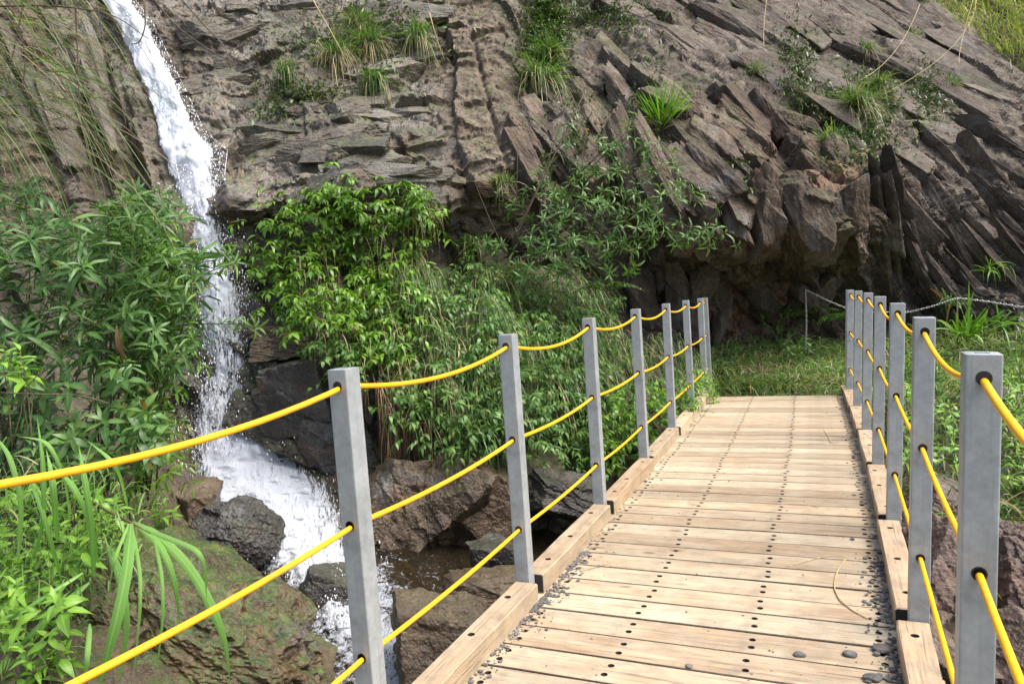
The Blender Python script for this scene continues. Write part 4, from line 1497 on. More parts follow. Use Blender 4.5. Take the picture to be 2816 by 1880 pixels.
def blade_geo(root, d, L, W, droop, r, nseg=6):
    """curved grass blades as tapered strips; arrays of n"""
    n = len(root)
    t = np.linspace(0, 1, nseg + 1)
    d = unit(d)
    side = unit(np.cross(d, np.array([0, 0, 1.0]) + r.normal(0, .5, (n, 3))))
    c = root[:, None] + d[:, None] * (L[:, None] * t)[..., None]
    c[..., 2] -= (droop * L)[:, None] * (t ** 2)
    hor = unit(d * np.array([1, 1, 0]) + 1e-6)
    c = c - hor[:, None] * ((droop * L)[:, None] * .25 * t ** 3)[..., None]
    w = W[:, None] * np.array([.6, 1, .95, .85, .66, .4, .06])[np.linspace(0, 6, nseg + 1).astype(int)]
    V = np.stack([c - side[:, None] * (w / 2)[..., None], c + side[:, None] * (w / 2)[..., None]], 2)   # n, seg, 2, 3
    m = (nseg + 1) * 2
    f = np.array([(2 * i, 2 * i + 1, 2 * i + 3, 2 * i + 2) for i in range(nseg)])
    F = (f[None] + (np.arange(n) * m)[:, None, None]).reshape(-1, 4)
    return V.reshape(-1, 3), F, np.repeat(r.random(n), m)


def blades_mesh(name, *a, **k):
    V, F, rn = blade_geo(*a, **k)
    return mesh_np(name, V, F, dict(rnd=rn))


def tuft(x, y, hpx, n, label, mat='blade', spread=.8, droop=.7, depth=None, width=.009, dead=.25, name='grass_tuft', lean=(0, 0, 0), wide=.05, seed=None):
    """a grass tuft rooted on the cliff at view pixel x,y"""
    r = np.random.default_rng(int(x * 7 + y) if seed is None else seed)
    d0 = float(rock_depth(x, y)) - .10 if depth is None else depth
    root = P(x, y, d0)
    L0 = 1.55 * hpx * d0 * KV / FPX
    n = int(n * 1.5); width = width * 1.45
    d = r.normal(0, spread, (n, 3)) * np.array([1, .7, .4]) + np.array([0, 0, 1.0]) - FWD * .45 + np.asarray(lean)
    rp = root + r.normal(0, wide, (n, 3)) * np.array([1, 1, .5])
    Ls = L0 * r.uniform(.5, 1.15, n)
    me = blades_mesh('blades', rp - root, d, Ls, width * r.uniform(.6, 1.3, n), droop * r.uniform(.4, 1.4, n), r)
    ex = [('blades', me, M[mat])]
    k = int(n * dead)
    if k:
        ex.append(('dry_blades', blades_mesh('dry_blades', rp[:k] - root, d[:k] * np.array([1, 1, .4]) + r.normal(0, .3, (k, 3)), Ls[:k] * .9, width * .7 * np.ones(k), droop * 1.3 * r.uniform(.6, 1.4, k), r), M['straw']))
    return finish_plant(name, label, 'grass', root, None, None, extra=ex, group='grass tufts on the cliff')


def ribbon(pxpts, depth, wpx, r, nseg=12):
    """a broad leaf blade through view pixels"""
    pts = np.array(pxpts, float)
    t = np.linspace(0, len(pts) - 1, nseg * 2)
    x = np.interp(t, np.arange(len(pts)), pts[:, 0]); y = np.interp(t, np.arange(len(pts)), pts[:, 1])
    for _ in range(6):
        x[1:-1] = (x[:-2] + 2 * x[1:-1] + x[2:]) / 4; y[1:-1] = (y[:-2] + 2 * y[1:-1] + y[2:]) / 4
    s = np.linspace(0, 1, len(x))
    d = depth + r.uniform(-.15, .15) - .25 * np.sin(s * 2.2) + .15 * s
    c = P(x, y, d)
    tan = unit(np.gradient(c, axis=0))
    side = unit(np.cross(tan, FWD + np.array([0, 0, -.45]) + r.normal(0, .15, 3)))
    nrm = np.cross(side, tan)
    w = wpx * depth * KV / FPX / 2 * np.minimum(1, np.minimum(s * 5 + .35, (1 - s) * 2.6 + .03))
    V = np.stack([c - side * w[:, None] + nrm * (w * .28)[:, None], c, c + side * w[:, None] + nrm * (w * .28)[:, None]], 1).reshape(-1, 3)
    n = len(x)
    F = [(i * 3 + k, i * 3 + k + 1, i * 3 + k + 4, i * 3 + k + 3) for i in range(n - 1) for k in (0, 1)]
    return V, np.array(F)


# --- left shrubs with whorls of narrow leaves
def shrub(name, label, poly, ntip, dlo, dhi, root, L, W, mat, n_ind, seed, leaves=(8, 13), group=None, tmpl=LANCE, key='lance', upw=.9, nst=12):
    r = np.random.default_rng(seed)
    q = inpoly(ntip, poly, r)
    lv = Leaves(); stems = []
    root = np.asarray(root, float)
    ends = []
    for i, (x, y) in enumerate(q):
        c = P(x, y, r.uniform(dlo, dhi))
        ax = np.array([0, 0, upw]) - FWD * .55 + r.normal(0, .42, 3)
        lv.rosette(c, ax, int(r.integers(*leaves)), L * r.uniform(.8, 1.2), W * r.uniform(.85, 1.15), r)
        ends.append((c, unit(ax)))
    for c, ax in ends[:nst]:
        mid = (root + c) / 2 + np.array([0, 0, .15]) + r.normal(0, .08, 3)
        stems.append((bezier(root + r.normal(0, .04, 3), mid, c, 9), np.linspace(.009, .003, 9)))
    finish_plant(name, label, 'shrub', root, lv, M[mat], tmpl, key, n_ind, stems, M['twig'], group)


g_sh = 'leafy shrubs on the left bank'
shrub('leafy_shrub', 'dark green shrub with whorled narrow leaves filling the left edge below the dry reeds',
      [(-120, 430), (60, 430), (130, 470), (200, 540), (200, 700), (180, 830), (100, 870), (-120, 860)], 125, 4.6, 5.9, P(30, 1120, 5.6), .205, .034, 'leaf_shrub', 170, 1, group=g_sh)
shrub('leafy_shrub', 'tall middle shrub with whorled narrow leaves and a dead brown leaf hanging in it',
      [(170, 540), (250, 440), (300, 400), (330, 440), (350, 560), (370, 800), (300, 850), (190, 850)], 125, 4.9, 6.2, P(230, 1130, 6.0), .20, .034, 'leaf_shrub', 170, 2, group=g_sh)
shrub('leafy_shrub', 'shrub whose leafy branches reach out in front of the waterfall',
      [(300, 420), (390, 410), (420, 540), (450, 600), (455, 590), (480, 640), (440, 700), (470, 760), (430, 800), (400, 870), (330, 850), (320, 640)], 80, 5.4, 6.6, P(330, 1130, 6.6), .20, .030, 'leaf_shrub', 150, 3, group=g_sh)
shrub('broad_leaf_shrub', 'dark broad leaved undergrowth below the whorled shrubs at left',
      [(-60, 850), (300, 850), (380, 900), (330, 1080), (150, 1080), (-60, 1020)], 130, 4.7, 6.3, P(120, 1240, 5.3), .17, .058, 'leaf_shrub', 140, 4, leaves=(6, 9), tmpl=OVATE, key='ovate')
def reaching():
    r = np.random.default_rng(15)
    lv = Leaves(); stems = []
    root = P(330, 800, 6.3)
    for pts in ([(330, 700, 6.2), (430, 640, 5.9), (540, 600, 5.7)], [(340, 760, 6.2), (470, 730, 5.8), (590, 750, 5.6)], [(350, 640, 6.3), (420, 560, 6.1), (530, 585, 5.9)]):
        c = bezier(*[P(*q) for q in pts], 10)
        stems.append((c, np.linspace(.007, .003, 10)))
        lv.rosette(c[-1], c[-1] - c[-2] + np.array([0, 0, .02]), 9, .19, .03, r)
        for j in (4, 6, 7, 8):
            lv.rosette(c[j], np.array([0, 0, 1.0]) + r.normal(0, .4, 3), 6, .17, .028, r)
    finish_plant('leafy_branch', 'thin leafy branches crossing in front of the falling water', 'branches', root, lv, M['leaf_shrub'], LANCE, 'lance', 90, stems, M['twig'], stem_name='branch')


reaching()
# yellow green drooping shrub beside the water
def drooping(name, label, poly, n, dlo, dhi, root, L, W, mat, n_ind, seed, per=(6, 10), slen=.28, tmpl=LANCE, key='lance', cat='shrub', group=None, outw=.9, nst=20, down=-.55, onwall=None):
    r = np.random.default_rng(seed)
    q = inpoly(n, poly, r) + r.normal(0, 20, (n, 2))
    lv = Leaves(); stems = []
    root = np.asarray(root, float)
    for i, (x, y) in enumerate(q):
        if onwall:
            dd = float(rock_depth(x, y)) - r.uniform(*onwall)
        else:
            dd = r.uniform(dlo, dhi)
        a = P(x, y, dd)
        out = -FWD * outw * r.uniform(.5, 1.2) + _rt * r.normal(0, .6) + np.array([0, 0, r.uniform(.1, .7)])
        l = slen * r.uniform(.6, 1.3)
        b = a + unit(out) * l * .6
        c = b + (unit(out) * .4 + np.array([0, 0, down])) * l * .6
        pts = bezier(a, b, c, 6)
        lv.sprig(pts, int(r.integers(*per)), L, W, r)
        if i < nst:
            stems.append((pts, np.linspace(.004, .002, 6)))
    finish_plant(name, label, cat, root, lv, M[mat], tmpl, key, n_ind, stems, M['stem'], group)


drooping('drooping_shrub', 'yellow green shrub with thin drooping leaves along the left edge of the waterfall foot',
         [(330, 500), (410, 520), (430, 640), (440, 760), (400, 900), (420, 960), (400, 1100), (330, 1180), (280, 1100), (300, 850), (300, 650)], 300, 5.9, 6.8, P(340, 1190, 6.4), .125, .026, 'leaf_vine', 90, 5)

# --- vines and hanging growth on the wall between the fall and the bridge
VP1 = [(585, 495), (640, 465), (720, 455), (800, 425), (880, 430), (960, 440), (1010, 490), (1000, 560), (930, 620), (960, 760), (900, 830), (800, 800), (740, 760), (690, 790), (660, 720), (600, 680), (575, 580)]
drooping('climbing_shrub', 'bright green climbing shrub covering the wall right of the waterfall',
         VP1, 640, 0, 0, P(780, 700, 9.2), .125, .040, 'leaf_vine', 230, 6, per=(6, 10), slen=.30, tmpl=OVATE, key='ovate', onwall=(.1, .8), nst=40)
VP2 = [(640, 690), (780, 780), (920, 640), (1060, 600), (1250, 640), (1420, 700), (1450, 800), (1460, 960), (1400, 1050), (1300, 1055), (1180, 1030), (1040, 1060), (960, 1000), (900, 960), (860, 900), (770, 850)]
drooping('climbing_shrub', 'darker leafy growth hanging behind the second and third left posts',
         VP2, 1500, 0, 0, P(1150, 900, 8.9), .105, .036, 'leaf_bush', 200, 7, per=(5, 9), slen=.26, tmpl=OVATE, key='ovate', onwall=(.05, .7), nst=40)
drooping('small_leaf_shrub', 'low fresh green leaves at the bank right behind the third and fourth left posts',
         [(1400, 900), (1560, 880), (1620, 900), (1560, 960), (1480, 1020), (1400, 1080), (1330, 1060), (1330, 980)], 260, 8.0, 9.3, P(1440, 1060, 8.8), .085, .034, 'leaf_vine', 120, 8, slen=.2, tmpl=OVATE, key='ovate', nst=20)


def hanging_grass(label, poly, n, L, W, seed, mat='blade', droop=1.0, off=(.1, .6), name='hanging_grass', down=.1):
    r = np.random.default_rng(seed)
    q = inpoly(n, poly, r)
    dd = rock_depth(q[:, 0], q[:, 1]) - r.uniform(off[0], off[1], n)
    rp = P(q[:, 0], q[:, 1], dd)
    root = rp.mean(0)
    d = -FWD * .55 + _rt * r.normal(.12, .35, n)[:, None] + np.array([0, 0, 1.0]) * r.normal(down, .3, n)[:, None]
    me = blades_mesh('blades', rp - root, d, L * r.uniform(.5, 1.3, n), W * r.uniform(.6, 1.3, n), droop * r.uniform(.6, 1.4, n), r)
    finish_plant(name, label, 'grass', root, None, None, extra=[('blades', me, M[mat])])


hanging_grass('tuft of long green grass hanging in the middle of the vine wall', [(900, 600), (960, 580), (1010, 640), (1000, 760), (950, 760)], 650, .46, .013, 31)
hanging_grass('long green grass hanging behind the second and third left posts', [(1060, 600), (1200, 610), (1380, 640), (1430, 760), (1400, 880), (1300, 900), (1180, 800), (1080, 720)], 1500, .58, .012, 32)
hanging_grass('long grass hanging over the stream bank right of the nearest left post', [(880, 760), (1050, 700), (1180, 800), (1200, 950), (1080, 1000), (930, 950)], 900, .5, .011, 36)
hanging_grass('curtain of dead brown stems hanging beside the nearest left post', [(820, 740), (930, 720), (1040, 800), (1060, 930), (980, 1000), (870, 960)], 800, .38, .010, 33, mat='dead', droop=1.4, down=-.3)
hanging_grass('scattered straw coloured stems hanging over the leafy wall', [(640, 560), (900, 500), (1000, 620), (1050, 900), (900, 880), (700, 740)], 200, .35, .005, 34, mat='straw', droop=1.4, down=-.2, off=(.5, .95))
hanging_grass('fine grass overhanging the bank by the fifth left post', [(1430, 780), (1540, 760), (1620, 820), (1620, 900), (1500, 900)], 500, .34, .007, 35, off=(1.2, 1.9))


# --- ferns
def fern(x, y, d, size, label, seed, nf=7):
    r = np.random.default_rng(seed)
    root = P(x, y, d)
    lv = Leaves(); stems = []
    for k in range(nf):
        a = r.uniform(-1.3, 1.3)
        out = -FWD * .6 * math.cos(a) + _rt * math.sin(a) + np.array([0, 0, .35])
        tip = root + unit(out) * size * r.uniform(.7, 1.1) + np.array([0, 0, -.35 * size])
        pts = bezier(root, root + unit(out) * size * .55 + np.array([0, 0, .12 * size]), tip, 12)
        stems.append((pts, np.linspace(.003, .001, 12)))
        for j in range(1, 12):
            tan = unit(pts[j] - pts[j - 1]); s = unit(np.cross(tan, [0, 0, 1.0]))
            l = size * .22 * math.sin(math.pi * (j / 12) ** .7) + .01
            for sg in (-1, 1):
                lv.add(pts[j], tan * .35 + s * sg, np.array([0, 0, 1.0]) - tan * .2, l, l * .28)
    finish_plant('fern', label, 'fern', root, lv, M['leaf_bush'], SWORD, 'sword', 40, stems, M['stem'], group='ferns')


fern(1250, 790, 8.3, .42, 'fern hanging between the second and third left posts just under the top cable', 51)
fern(1200, 880, 8.3, .36, 'small dark fern low between the second and third left posts', 52)
fern(1390, 670, 9.6, .5, 'fern in the shade under the bush at the mouth of the hollow', 53)
fern(1860, 720, 11.4, .45, 'fern against the dark hollow wall behind the hanging chain', 54)
fern(1930, 735, 11.0, .5, 'fern beside the farthest right post at the foot of the overhang', 55)


# --- bush with long bare stems over the hollow
def bush():
    r = np.random.default_rng(77)
    root = P(1175, 590, 9.9)
    tips = [(1290, 330, 9.6), (1400, 330, 9.2), (1440, 300, 9.3), (1490, 350, 9.2), (1460, 420, 8.9), (1540, 440, 8.9), (1600, 460, 8.8), (1635, 545, 8.7), (1560, 510, 8.7), (1490, 520, 8.7),
            (1400, 470, 8.8), (1340, 430, 9.0), (1300, 480, 9.1), (1240, 400, 9.5), (1380, 560, 8.8), (1320, 570, 9.0), (1450, 575, 8.8), (1400, 620, 8.9), (1250, 560, 9.3), (1180, 470, 9.7),
            (1530, 380, 9.1), (1590, 545, 8.7), (1350, 380, 9.3), (1420, 390, 9.1), (1290, 620, 9.1), (1200, 640, 9.4), (1500, 470, 8.9), (1120, 560, 9.6)]
    lv = Leaves(); stems = []
    for x, y, d in tips:
        c = P(x, y, d)
        mid = (root + c) / 2 + np.array([0, 0, .18]) + r.normal(0, .06, 3)
        pts = bezier(root + r.normal(0, .03, 3), mid, c, 10)
        stems.append((pts, np.linspace(.012, .004, 10)))
        lv.rosette(c, (pts[-1] - pts[-2]) * 8 + np.array([0, 0, .4]), 9, .17, .032, r)
        for k in range(10):
            j = r.integers(4, 10)
            a = pts[j]
            dr = unit(unit(pts[j] - pts[j - 1]) * .6 + r.normal(0, .55, 3) - FWD * .2 + np.array([0, 0, .1]))
            b = a + dr * r.uniform(.1, .32)
            stems.append((np.array([a, (a + b) / 2 + [0, 0, .015], b]), np.array([.004, .003, .002])))
            lv.rosette(b, dr + np.array([0, 0, .3]), int(r.integers(6, 10)), .155, .030, r)
    for x0, y0, x1, y1, x2, y2, rad in ((1175, 560, 1240, 420, 1340, 215, .016), (1160, 560, 1230, 480, 1300, 235, .010), (1180, 500, 1190, 400, 1185, 280, .006), (1230, 520, 1260, 400, 1270, 290, .007),
                                        (1190, 540, 1300, 470, 1420, 500, .010), (1200, 570, 1330, 540, 1480, 480, .010), (1160, 580, 1120, 500, 1090, 420, .006), (1330, 420, 1350, 300, 1330, 210, .005)):
        stems.append((bezier(P(x0, y0, 9.5), P(x1, y1, 9.3), P(x2, y2, 9.5), 10), np.linspace(rad, rad * .4, 10)))
    finish_plant('leafy_bush', 'bush with bare brown stems and narrow leaves growing from the rock over the hollow', 'bush', root, lv, M['leaf_bush'], LANCE, 'lance', 240, stems, M['twig'], stem_name='branch')


bush()

# --- tufts on the rock face
tuft(960, 95, 85, 150, 'large grass tuft on the cliff top left of the pale rock rib', droop=1.1, spread=.6)
tuft(655, 170, 55, 90, 'pale blue green grass tuft alone on the wet rock right of the waterfall', droop=1.2, spread=.5, dead=0)
tuft(845, 110, 90, 160, 'grass tuft with dry seed stalks on the ledge high above the vines', droop=.8, dead=.5)
tuft(770, 130, 80, 120, 'dry straw and green grass on the mossy ledge above the vine wall', droop=.8, dead=.7)
tuft(860, 190, 70, 120, 'dark drooping grass just below the seed stalk tuft', droop=1.2, dead=.1)
tuft(820, 55, 60, 90, 'small grass clump near the top edge above the mossy ledge', dead=.4)
tuft(1235, 190, 110, 170, 'bright grass clump below the dark moss streak in the centre of the cliff', droop=.9, dead=.2, width=.012)
tuft(1255, 130, 70, 90, 'light green leafy grass directly under the moss streak', droop=.6, dead=0, width=.016)
tuft(1520, 300, 110, 70, 'upright yellow green grass tuft above the bush', mat='leaf_weed', droop=.35, spread=.42, dead=.15, width=.015)
tuft(1730, 165, 40, 40, 'tiny grass tuft on the smooth slab above the broken blocks', dead=.1)
tuft(1960, 250, 95, 180, 'big grass clump on the right slab above the slate columns', droop=.7, dead=.25)
tuft(2010, 200, 60, 90, 'sparse light grass on the slab just above the big right clump', dead=.4)
tuft(1900, 330, 80, 110, 'narrow grass tuft hanging at the corner of the slate columns', droop=1.1, dead=.3)
tuft(1985, 120, 45, 60, 'small faint grass tuft high on the right slab', dead=.4)
tuft(2090, 90, 40, 50, 'small weed patch on the upper right slab below the top meadow', dead=.3)
tuft(2180, 200, 40, 50, 'small grass tuft on the slab near the right edge', dead=.2)
tuft(1150, 420, 45, 70, 'short grass at the lower end of the pale rock rib', droop=.8)
tuft(1080, 560, 60, 60, 'thin grass hanging in the dark gap beside the bush', droop=1.1)
tuft(960, 470, 75, 80, 'feathery grass spraying out above the vine wall', droop=1.0, dead=.5)
tuft(2215, 775, 95, 26, 'sword leaved plant at the foot of the slate columns', mat='leaf_weed', spread=.5, droop=.5, dead=0, width=.028, depth=10.2)
tuft(2290, 750, 80, 24, 'arching strap leaved plant by the right frame edge under the chain', mat='leaf_bush', spread=.8, droop=.9, dead=0, width=.028, depth=10.1)
tuft(2180, 700, 60, 22, 'strap leaved plant hanging on the slate columns above the chain', mat='leaf_bush', spread=.8, droop=1.0, dead=0, width=.02)
tuft(2270, 620, 60, 22, 'small fern like plant high on the slate columns', mat='leaf_weed', spread=.8, droop=.9, dead=0, width=.016)


def meadow():
    r = np.random.default_rng(91)
    n = 2600
    q = inpoly(n, [(2080, -60), (2420, -60), (2420, 190), (2349, 165), (2290, 120), (2230, 80), (2190, 40), (2110, 5)], r)
    dd = rock_depth(q[:, 0], q[:, 1]) - .05
    rp = P(q[:, 0], q[:, 1], dd)
    d = r.normal(0, .45, (n, 3)) + np.array([0, 0, 1.0]) - FWD * .3 - _rt * .3
    me = blades_mesh('grass', rp, d, r.uniform(.3, .8, n), .016 * r.uniform(.6, 1.3, n), .7 * r.uniform(.4, 1.4, n), r)
    obj('grass', me, M['meadow'], kind='stuff', label='sunlit yellow green meadow grass at the top right corner', category='grass')


M['meadow'] = leaf_material('meadow_blade', (.10, .13, .03), (.21, .24, .06), (.34, .34, .11), old=(.40, .31, .14), oldfrac=.2)
meadow()


# --- moss cushions
def moss(x, y, w, h, n, label, seed):
    r = np.random.default_rng(seed)
    q = np.stack([x + r.normal(0, w / 2.4, n), y + r.normal(0, h / 2.4, n)], 1)
    dd = rock_depth(q[:, 0], q[:, 1]) - r.uniform(-.02, .16, n)
    rp = P(q[:, 0], q[:, 1], dd); root = rp.mean(0)
    d = r.normal(0, .6, (n, 3)) - FWD * .8 + np.array([0, 0, .4])
    me = blades_mesh('moss', rp - root, d, r.uniform(.05, .15, n), .030 * r.uniform(.6, 1.4, n), .5 * np.ones(n), r, nseg=3)
    finish_plant('moss_patch', label, 'moss', root, None, None, extra=[('moss', me, M['moss'])], group='moss patches on the cliff')


moss(1250, 70, 70, 150, 3200, 'dark green moss streak at the top centre of the cliff', 1)
moss(1400, 40, 160, 70, 900, 'thin moss along the top of the broken blocks right of the moss streak', 2)
moss(1960, 280, 130, 130, 2200, 'moss around the big grass clump on the right slab', 3)
moss(1830, 150, 60, 130, 900, 'narrow moss line running down the right slab', 4)
moss(2130, 220, 70, 110, 700, 'moss beside the jutting block on the right slab', 5)
moss(620, 250, 60, 40, 160, 'small moss cushion on the wet rock below the pale tuft', 6)
moss(850, 90, 240, 130, 1500, 'brownish moss on the ledge high above the vine wall', 7)
moss(1480, 230, 90, 130, 700, 'moss in the joints of the broken blocks beside the upright grass tuft', 9)
moss(2010, 210, 160, 60, 700, 'loose green creeper spreading above the big right clump', 10)
moss(1330, 300, 70, 90, 450, 'moss between the leaning blocks left of the upright grass tuft', 11)
moss(700, 210, 120, 30, 350, 'thin line of moss along a ledge of the wet rock', 12)
moss(1700, 390, 60, 70, 250, 'dark leafy moss among the broken blocks over the hollow', 8)


# --- grass on the far ledge and on the right bank
def ground_grass(name, label, n, xr, yr, L, W, mat, seed, droop=.8, flat=.5, avoid=True, lift=0.0):
    r = np.random.default_rng(seed)
    x = r.uniform(*xr, n); y = r.uniform(*yr, n)
    if avoid:
        ok = ~((x > -.62 + bx(10)) & (x < 1.25) & (y < 10.22)); x, y = x[ok], y[ok]
    n = len(x)
    z = np.clip(ground_z(x, y), -2.6, 4) + lift
    rp = np.stack([x, y, z], 1)
    d = r.normal(0, .7, (n, 3)) * np.array([1, 1, .3]) + np.array([0, 0, flat])
    clump = .6 + .8 * np.clip(fbm(rp * 1.6, 2, seed) + .4, 0, 1)
    me = blades_mesh(name, rp, d, L * r.uniform(.4, 1.2, n) * clump, W * r.uniform(.6, 1.3, n), droop * r.uniform(.4, 1.3, n), r, nseg=5)
    obj(name, me, M[mat], kind='stuff', label=label, category='grass')


ground_grass('grass', 'trampled green grass covering the ledge beyond the bridge end', 11000, (-1.3, 4.2), (10.05, 12.6), .36, .013, 'blade_l', 21)
ground_grass('dry_grass', 'cut straw coloured grass strewn over the ledge beyond the bridge', 4200, (-1.3, 4.2), (10.05, 12.4), .34, .008, 'straw', 22, droop=.5, flat=.25)
ground_grass('grass', 'tall green grass and weeds on the bank behind the right railing', 5200, (1.45, 5.2), (5.4, 11.2), .6, .015, 'blade', 23, droop=.8, flat=.8)
ground_grass('dry_grass', 'pale straw lying on the bank behind the right railing', 1500, (1.45, 5.2), (5.2, 10.8), .45, .009, 'straw', 24, droop=.6, flat=.3)


def weeds(name, label, poly, n, dlo, dhi, root, L, W, mat, n_ind, seed, group=None, tmpl=OVATE, key='ovate', leaves=(6, 10), slen=.16):
    r = np.random.default_rng(seed)
    q = inpoly(n, poly, r)
    lv = Leaves(); stems = []
    for i, (x, y) in enumerate(q):
        c = P(x, y, r.uniform(dlo, dhi))
        ax = np.array([0, 0, 1.0]) - FWD * .35 + r.normal(0, .3, 3)
        s = L * r.uniform(.7, 1.25)
        lv.rosette(c, ax, int(r.integers(*leaves)), s, W * s / L, r, lo=45, hi=105, gap=.05)
        if i < 24:
            stems.append((bezier(c - np.array([0, 0, slen * 1.6]), c - unit(ax) * slen * .8, c, 5), np.linspace(.004, .002, 5)))
    finish_plant(name, label, 'weeds', root, lv, M[mat], tmpl, key, n_ind, stems, M['stem'], group)


gw = 'weeds on the left bank'
weeds('weed', 'bright green weeds with toothed leaves in the lower left corner',
      [(-60, 1300), (120, 1290), (170, 1400), (150, 1500), (70, 1600), (-60, 1600)], 85, 3.6, 4.6, P(40, 1580, 4.2), .125, .044, 'leaf_weed', 150, 61, gw)
weeds('weed', 'bright green weeds at left between the top and middle yellow cables',
      [(-60, 1090), (220, 1090), (300, 1190), (270, 1260), (200, 1300), (-60, 1300)], 110, 4.1, 5.2, P(100, 1310, 4.8), .115, .040, 'leaf_weed', 150, 62, gw)
weeds('weed', 'small light green plant sprouting above the arching cane leaves',
      [(340, 1150), (400, 1150), (410, 1200), (350, 1210)], 10, 5.8, 6.1, P(370, 1240, 6.1), .10, .034, 'leaf_weed', 30, 63, gw)
weeds('weed', 'small sprig with light leaves and red stem at the left edge above the top cable',
      [(0, 800), (50, 800), (55, 840), (0, 850)], 5, 3.8, 4.0, P(5, 1010, 4.1), .11, .042, 'leaf_weed', 30, 64, gw, slen=.3)
weeds('weed', 'leafy weeds behind the right railing between second and third posts',
      [(2070, 880), (2200, 900), (2200, 1160), (2130, 1160), (2080, 1050)], 60, 6.4, 8.0, P(2140, 1150, 7.2), .12, .036, 'leaf_weed', 100, 65, gw)
weeds('weed', 'cut leafy weeds piled at the right edge beyond the nearest right post',
      [(2300, 860), (2420, 840), (2420, 1180), (2300, 1180)], 60, 5.6, 7.4, P(2349, 1180, 6.4), .12, .032, 'leaf_weed', 90, 66, gw)
weeds('weed', 'leafy seedlings growing around the vertical chain on the ledge',
      [(1780, 770), (1900, 770), (1920, 850), (1780, 840)], 26, 10.6, 11.2, P(1840, 850, 11.0), .12, .035, 'leaf_bush', 40, 67, gw)
weeds('weed', 'dark leafy plants in the hollow left of the chain',
      [(1730, 640), (1850, 640), (1850, 760), (1730, 760)], 22, 11.4, 11.9, P(1790, 790, 11.7), .16, .05, 'leaf_bush', 40, 68, gw)
weeds('weed', 'green leaves crowding the last left posts at the deck edge',
      [(1570, 860), (1640, 850), (1640, 920), (1590, 930)], 26, 9.2, 9.8, P(1610, 940, 9.6), .10, .035, 'leaf_weed', 40, 69, gw)


# --- arching grass at the bridge end and the broad cane leaves at the lower left
def arch_grass():
    r = np.random.default_rng(92)
    n = 700
    root = np.array([-.30, 10.62, .0])
    rp = root + r.normal(0, 1, (n, 3)) * np.array([.42, .16, .01])
    d = _rt * r.normal(.5, .4, n)[:, None] - FWD * r.normal(.5, .3, n)[:, None] + np.array([0, 0, .8])
    me = blades_mesh('blades', rp - root, d, r.uniform(.35, .85, n), .012 * r.uniform(.7, 1.3, n), r.uniform(.6, 1.2, n), r)
    finish_plant('grass_clump', 'clump of long arching green grass leaning over the far left end of the deck', 'grass', root, None, None, extra=[('blades', me, M['blade'])])


arch_grass()


def cane():
    r = np.random.default_rng(93)
    root = P(215, 1155, 4.3)
    e = empty('cane_grass', root, 'bent cane with broad arching leaves hanging over the mossy slab', 'cane')
    st = np.array([P(215, 1155, 4.3), P(260, 1178, 4.05), P(305, 1200, 3.9), P(345, 1222, 3.85)])
    obj('stem', quads_to_mesh('stem', [tube(st - root, np.array([.008, .007, .006, .004]), 8)]), M['straw'], parent=e)
    for pts, w in (([(305, 1198), (370, 1232), (440, 1305), (490, 1400), (520, 1480), (527, 1568)], 27), ([(300, 1200), (292, 1300), (272, 1400), (245, 1500), (222, 1600)], 30),
                   ([(310, 1203), (362, 1240), (392, 1300), (407, 1380), (414, 1450)], 17), ([(302, 1203), (322, 1320), (320, 1410), (302, 1590)], 11), ([(352, 1228), (372, 1320), (374, 1420), (352, 1590)], 10),
                   ([(330, 1212), (400, 1240), (455, 1262), (470, 1300), (474, 1380)], 14), ([(296, 1200), (270, 1260), (258, 1300), (252, 1340)], 10)):
        V, F = ribbon(pts, 3.85, w * .8, r)
        obj('leaf', mesh_np('leaf', V - root, F, dict(rnd=np.full(len(V), r.random()), rib=(np.arange(len(V)) % 3 == 1).astype(float))), M['cane'], parent=e)
    for k, (lab, blades) in enumerate((
        ('broad green grass blades rising in front of the weeds at far left', [([(70, 1290), (100, 1200), (98, 1060), (85, 955)], 16), ([(40, 1290), (50, 1150), (20, 1040), (-20, 990)], 16), ([(130, 1240), (125, 1160), (118, 1090), (106, 1030)], 20), ([(160, 1200), (150, 1100), (110, 1010), (40, 1000)], 12)]),
        ('broad grass blades standing below the top yellow cable left of the bent cane', [([(225, 1290), (200, 1180), (165, 1110), (115, 1060)], 18), ([(215, 1320), (210, 1200), (190, 1080), (180, 1020)], 18), ([(140, 1330), (120, 1260), (90, 1150), (60, 1090)], 16), ([(290, 1160), (275, 1090), (250, 1050), (200, 1010)], 14)]),
        ('pair of long grass blades pointing down left from the weeds', [([(190, 1313), (130, 1350), (60, 1395), (-30, 1450)], 12), ([(205, 1335), (130, 1395), (60, 1465), (20, 1500)], 22)]),
        ('broad drooping grass blades left of the bent cane above the lower cable', [([(245, 1250), (278, 1330), (290, 1440), (272, 1580)], 30), ([(205, 1430), (200, 1500), (190, 1580)], 18), ([(0, 1550), (40, 1590), (60, 1620)], 16)]),
    )):
        rt = P(*blades[0][0][0], 4.2)
        e2 = empty('broad_grass', rt, lab, 'grass', 'broad grass at the left')
        for pts, w in blades:
            V, F = ribbon(pts, 4.05, w * .72, r)
            obj('blade', mesh_np('blade', V - rt, F, dict(rnd=np.full(len(V), r.random()), rib=(np.arange(len(V)) % 3 == 1).astype(float))), M['cane'], parent=e2)


cane()


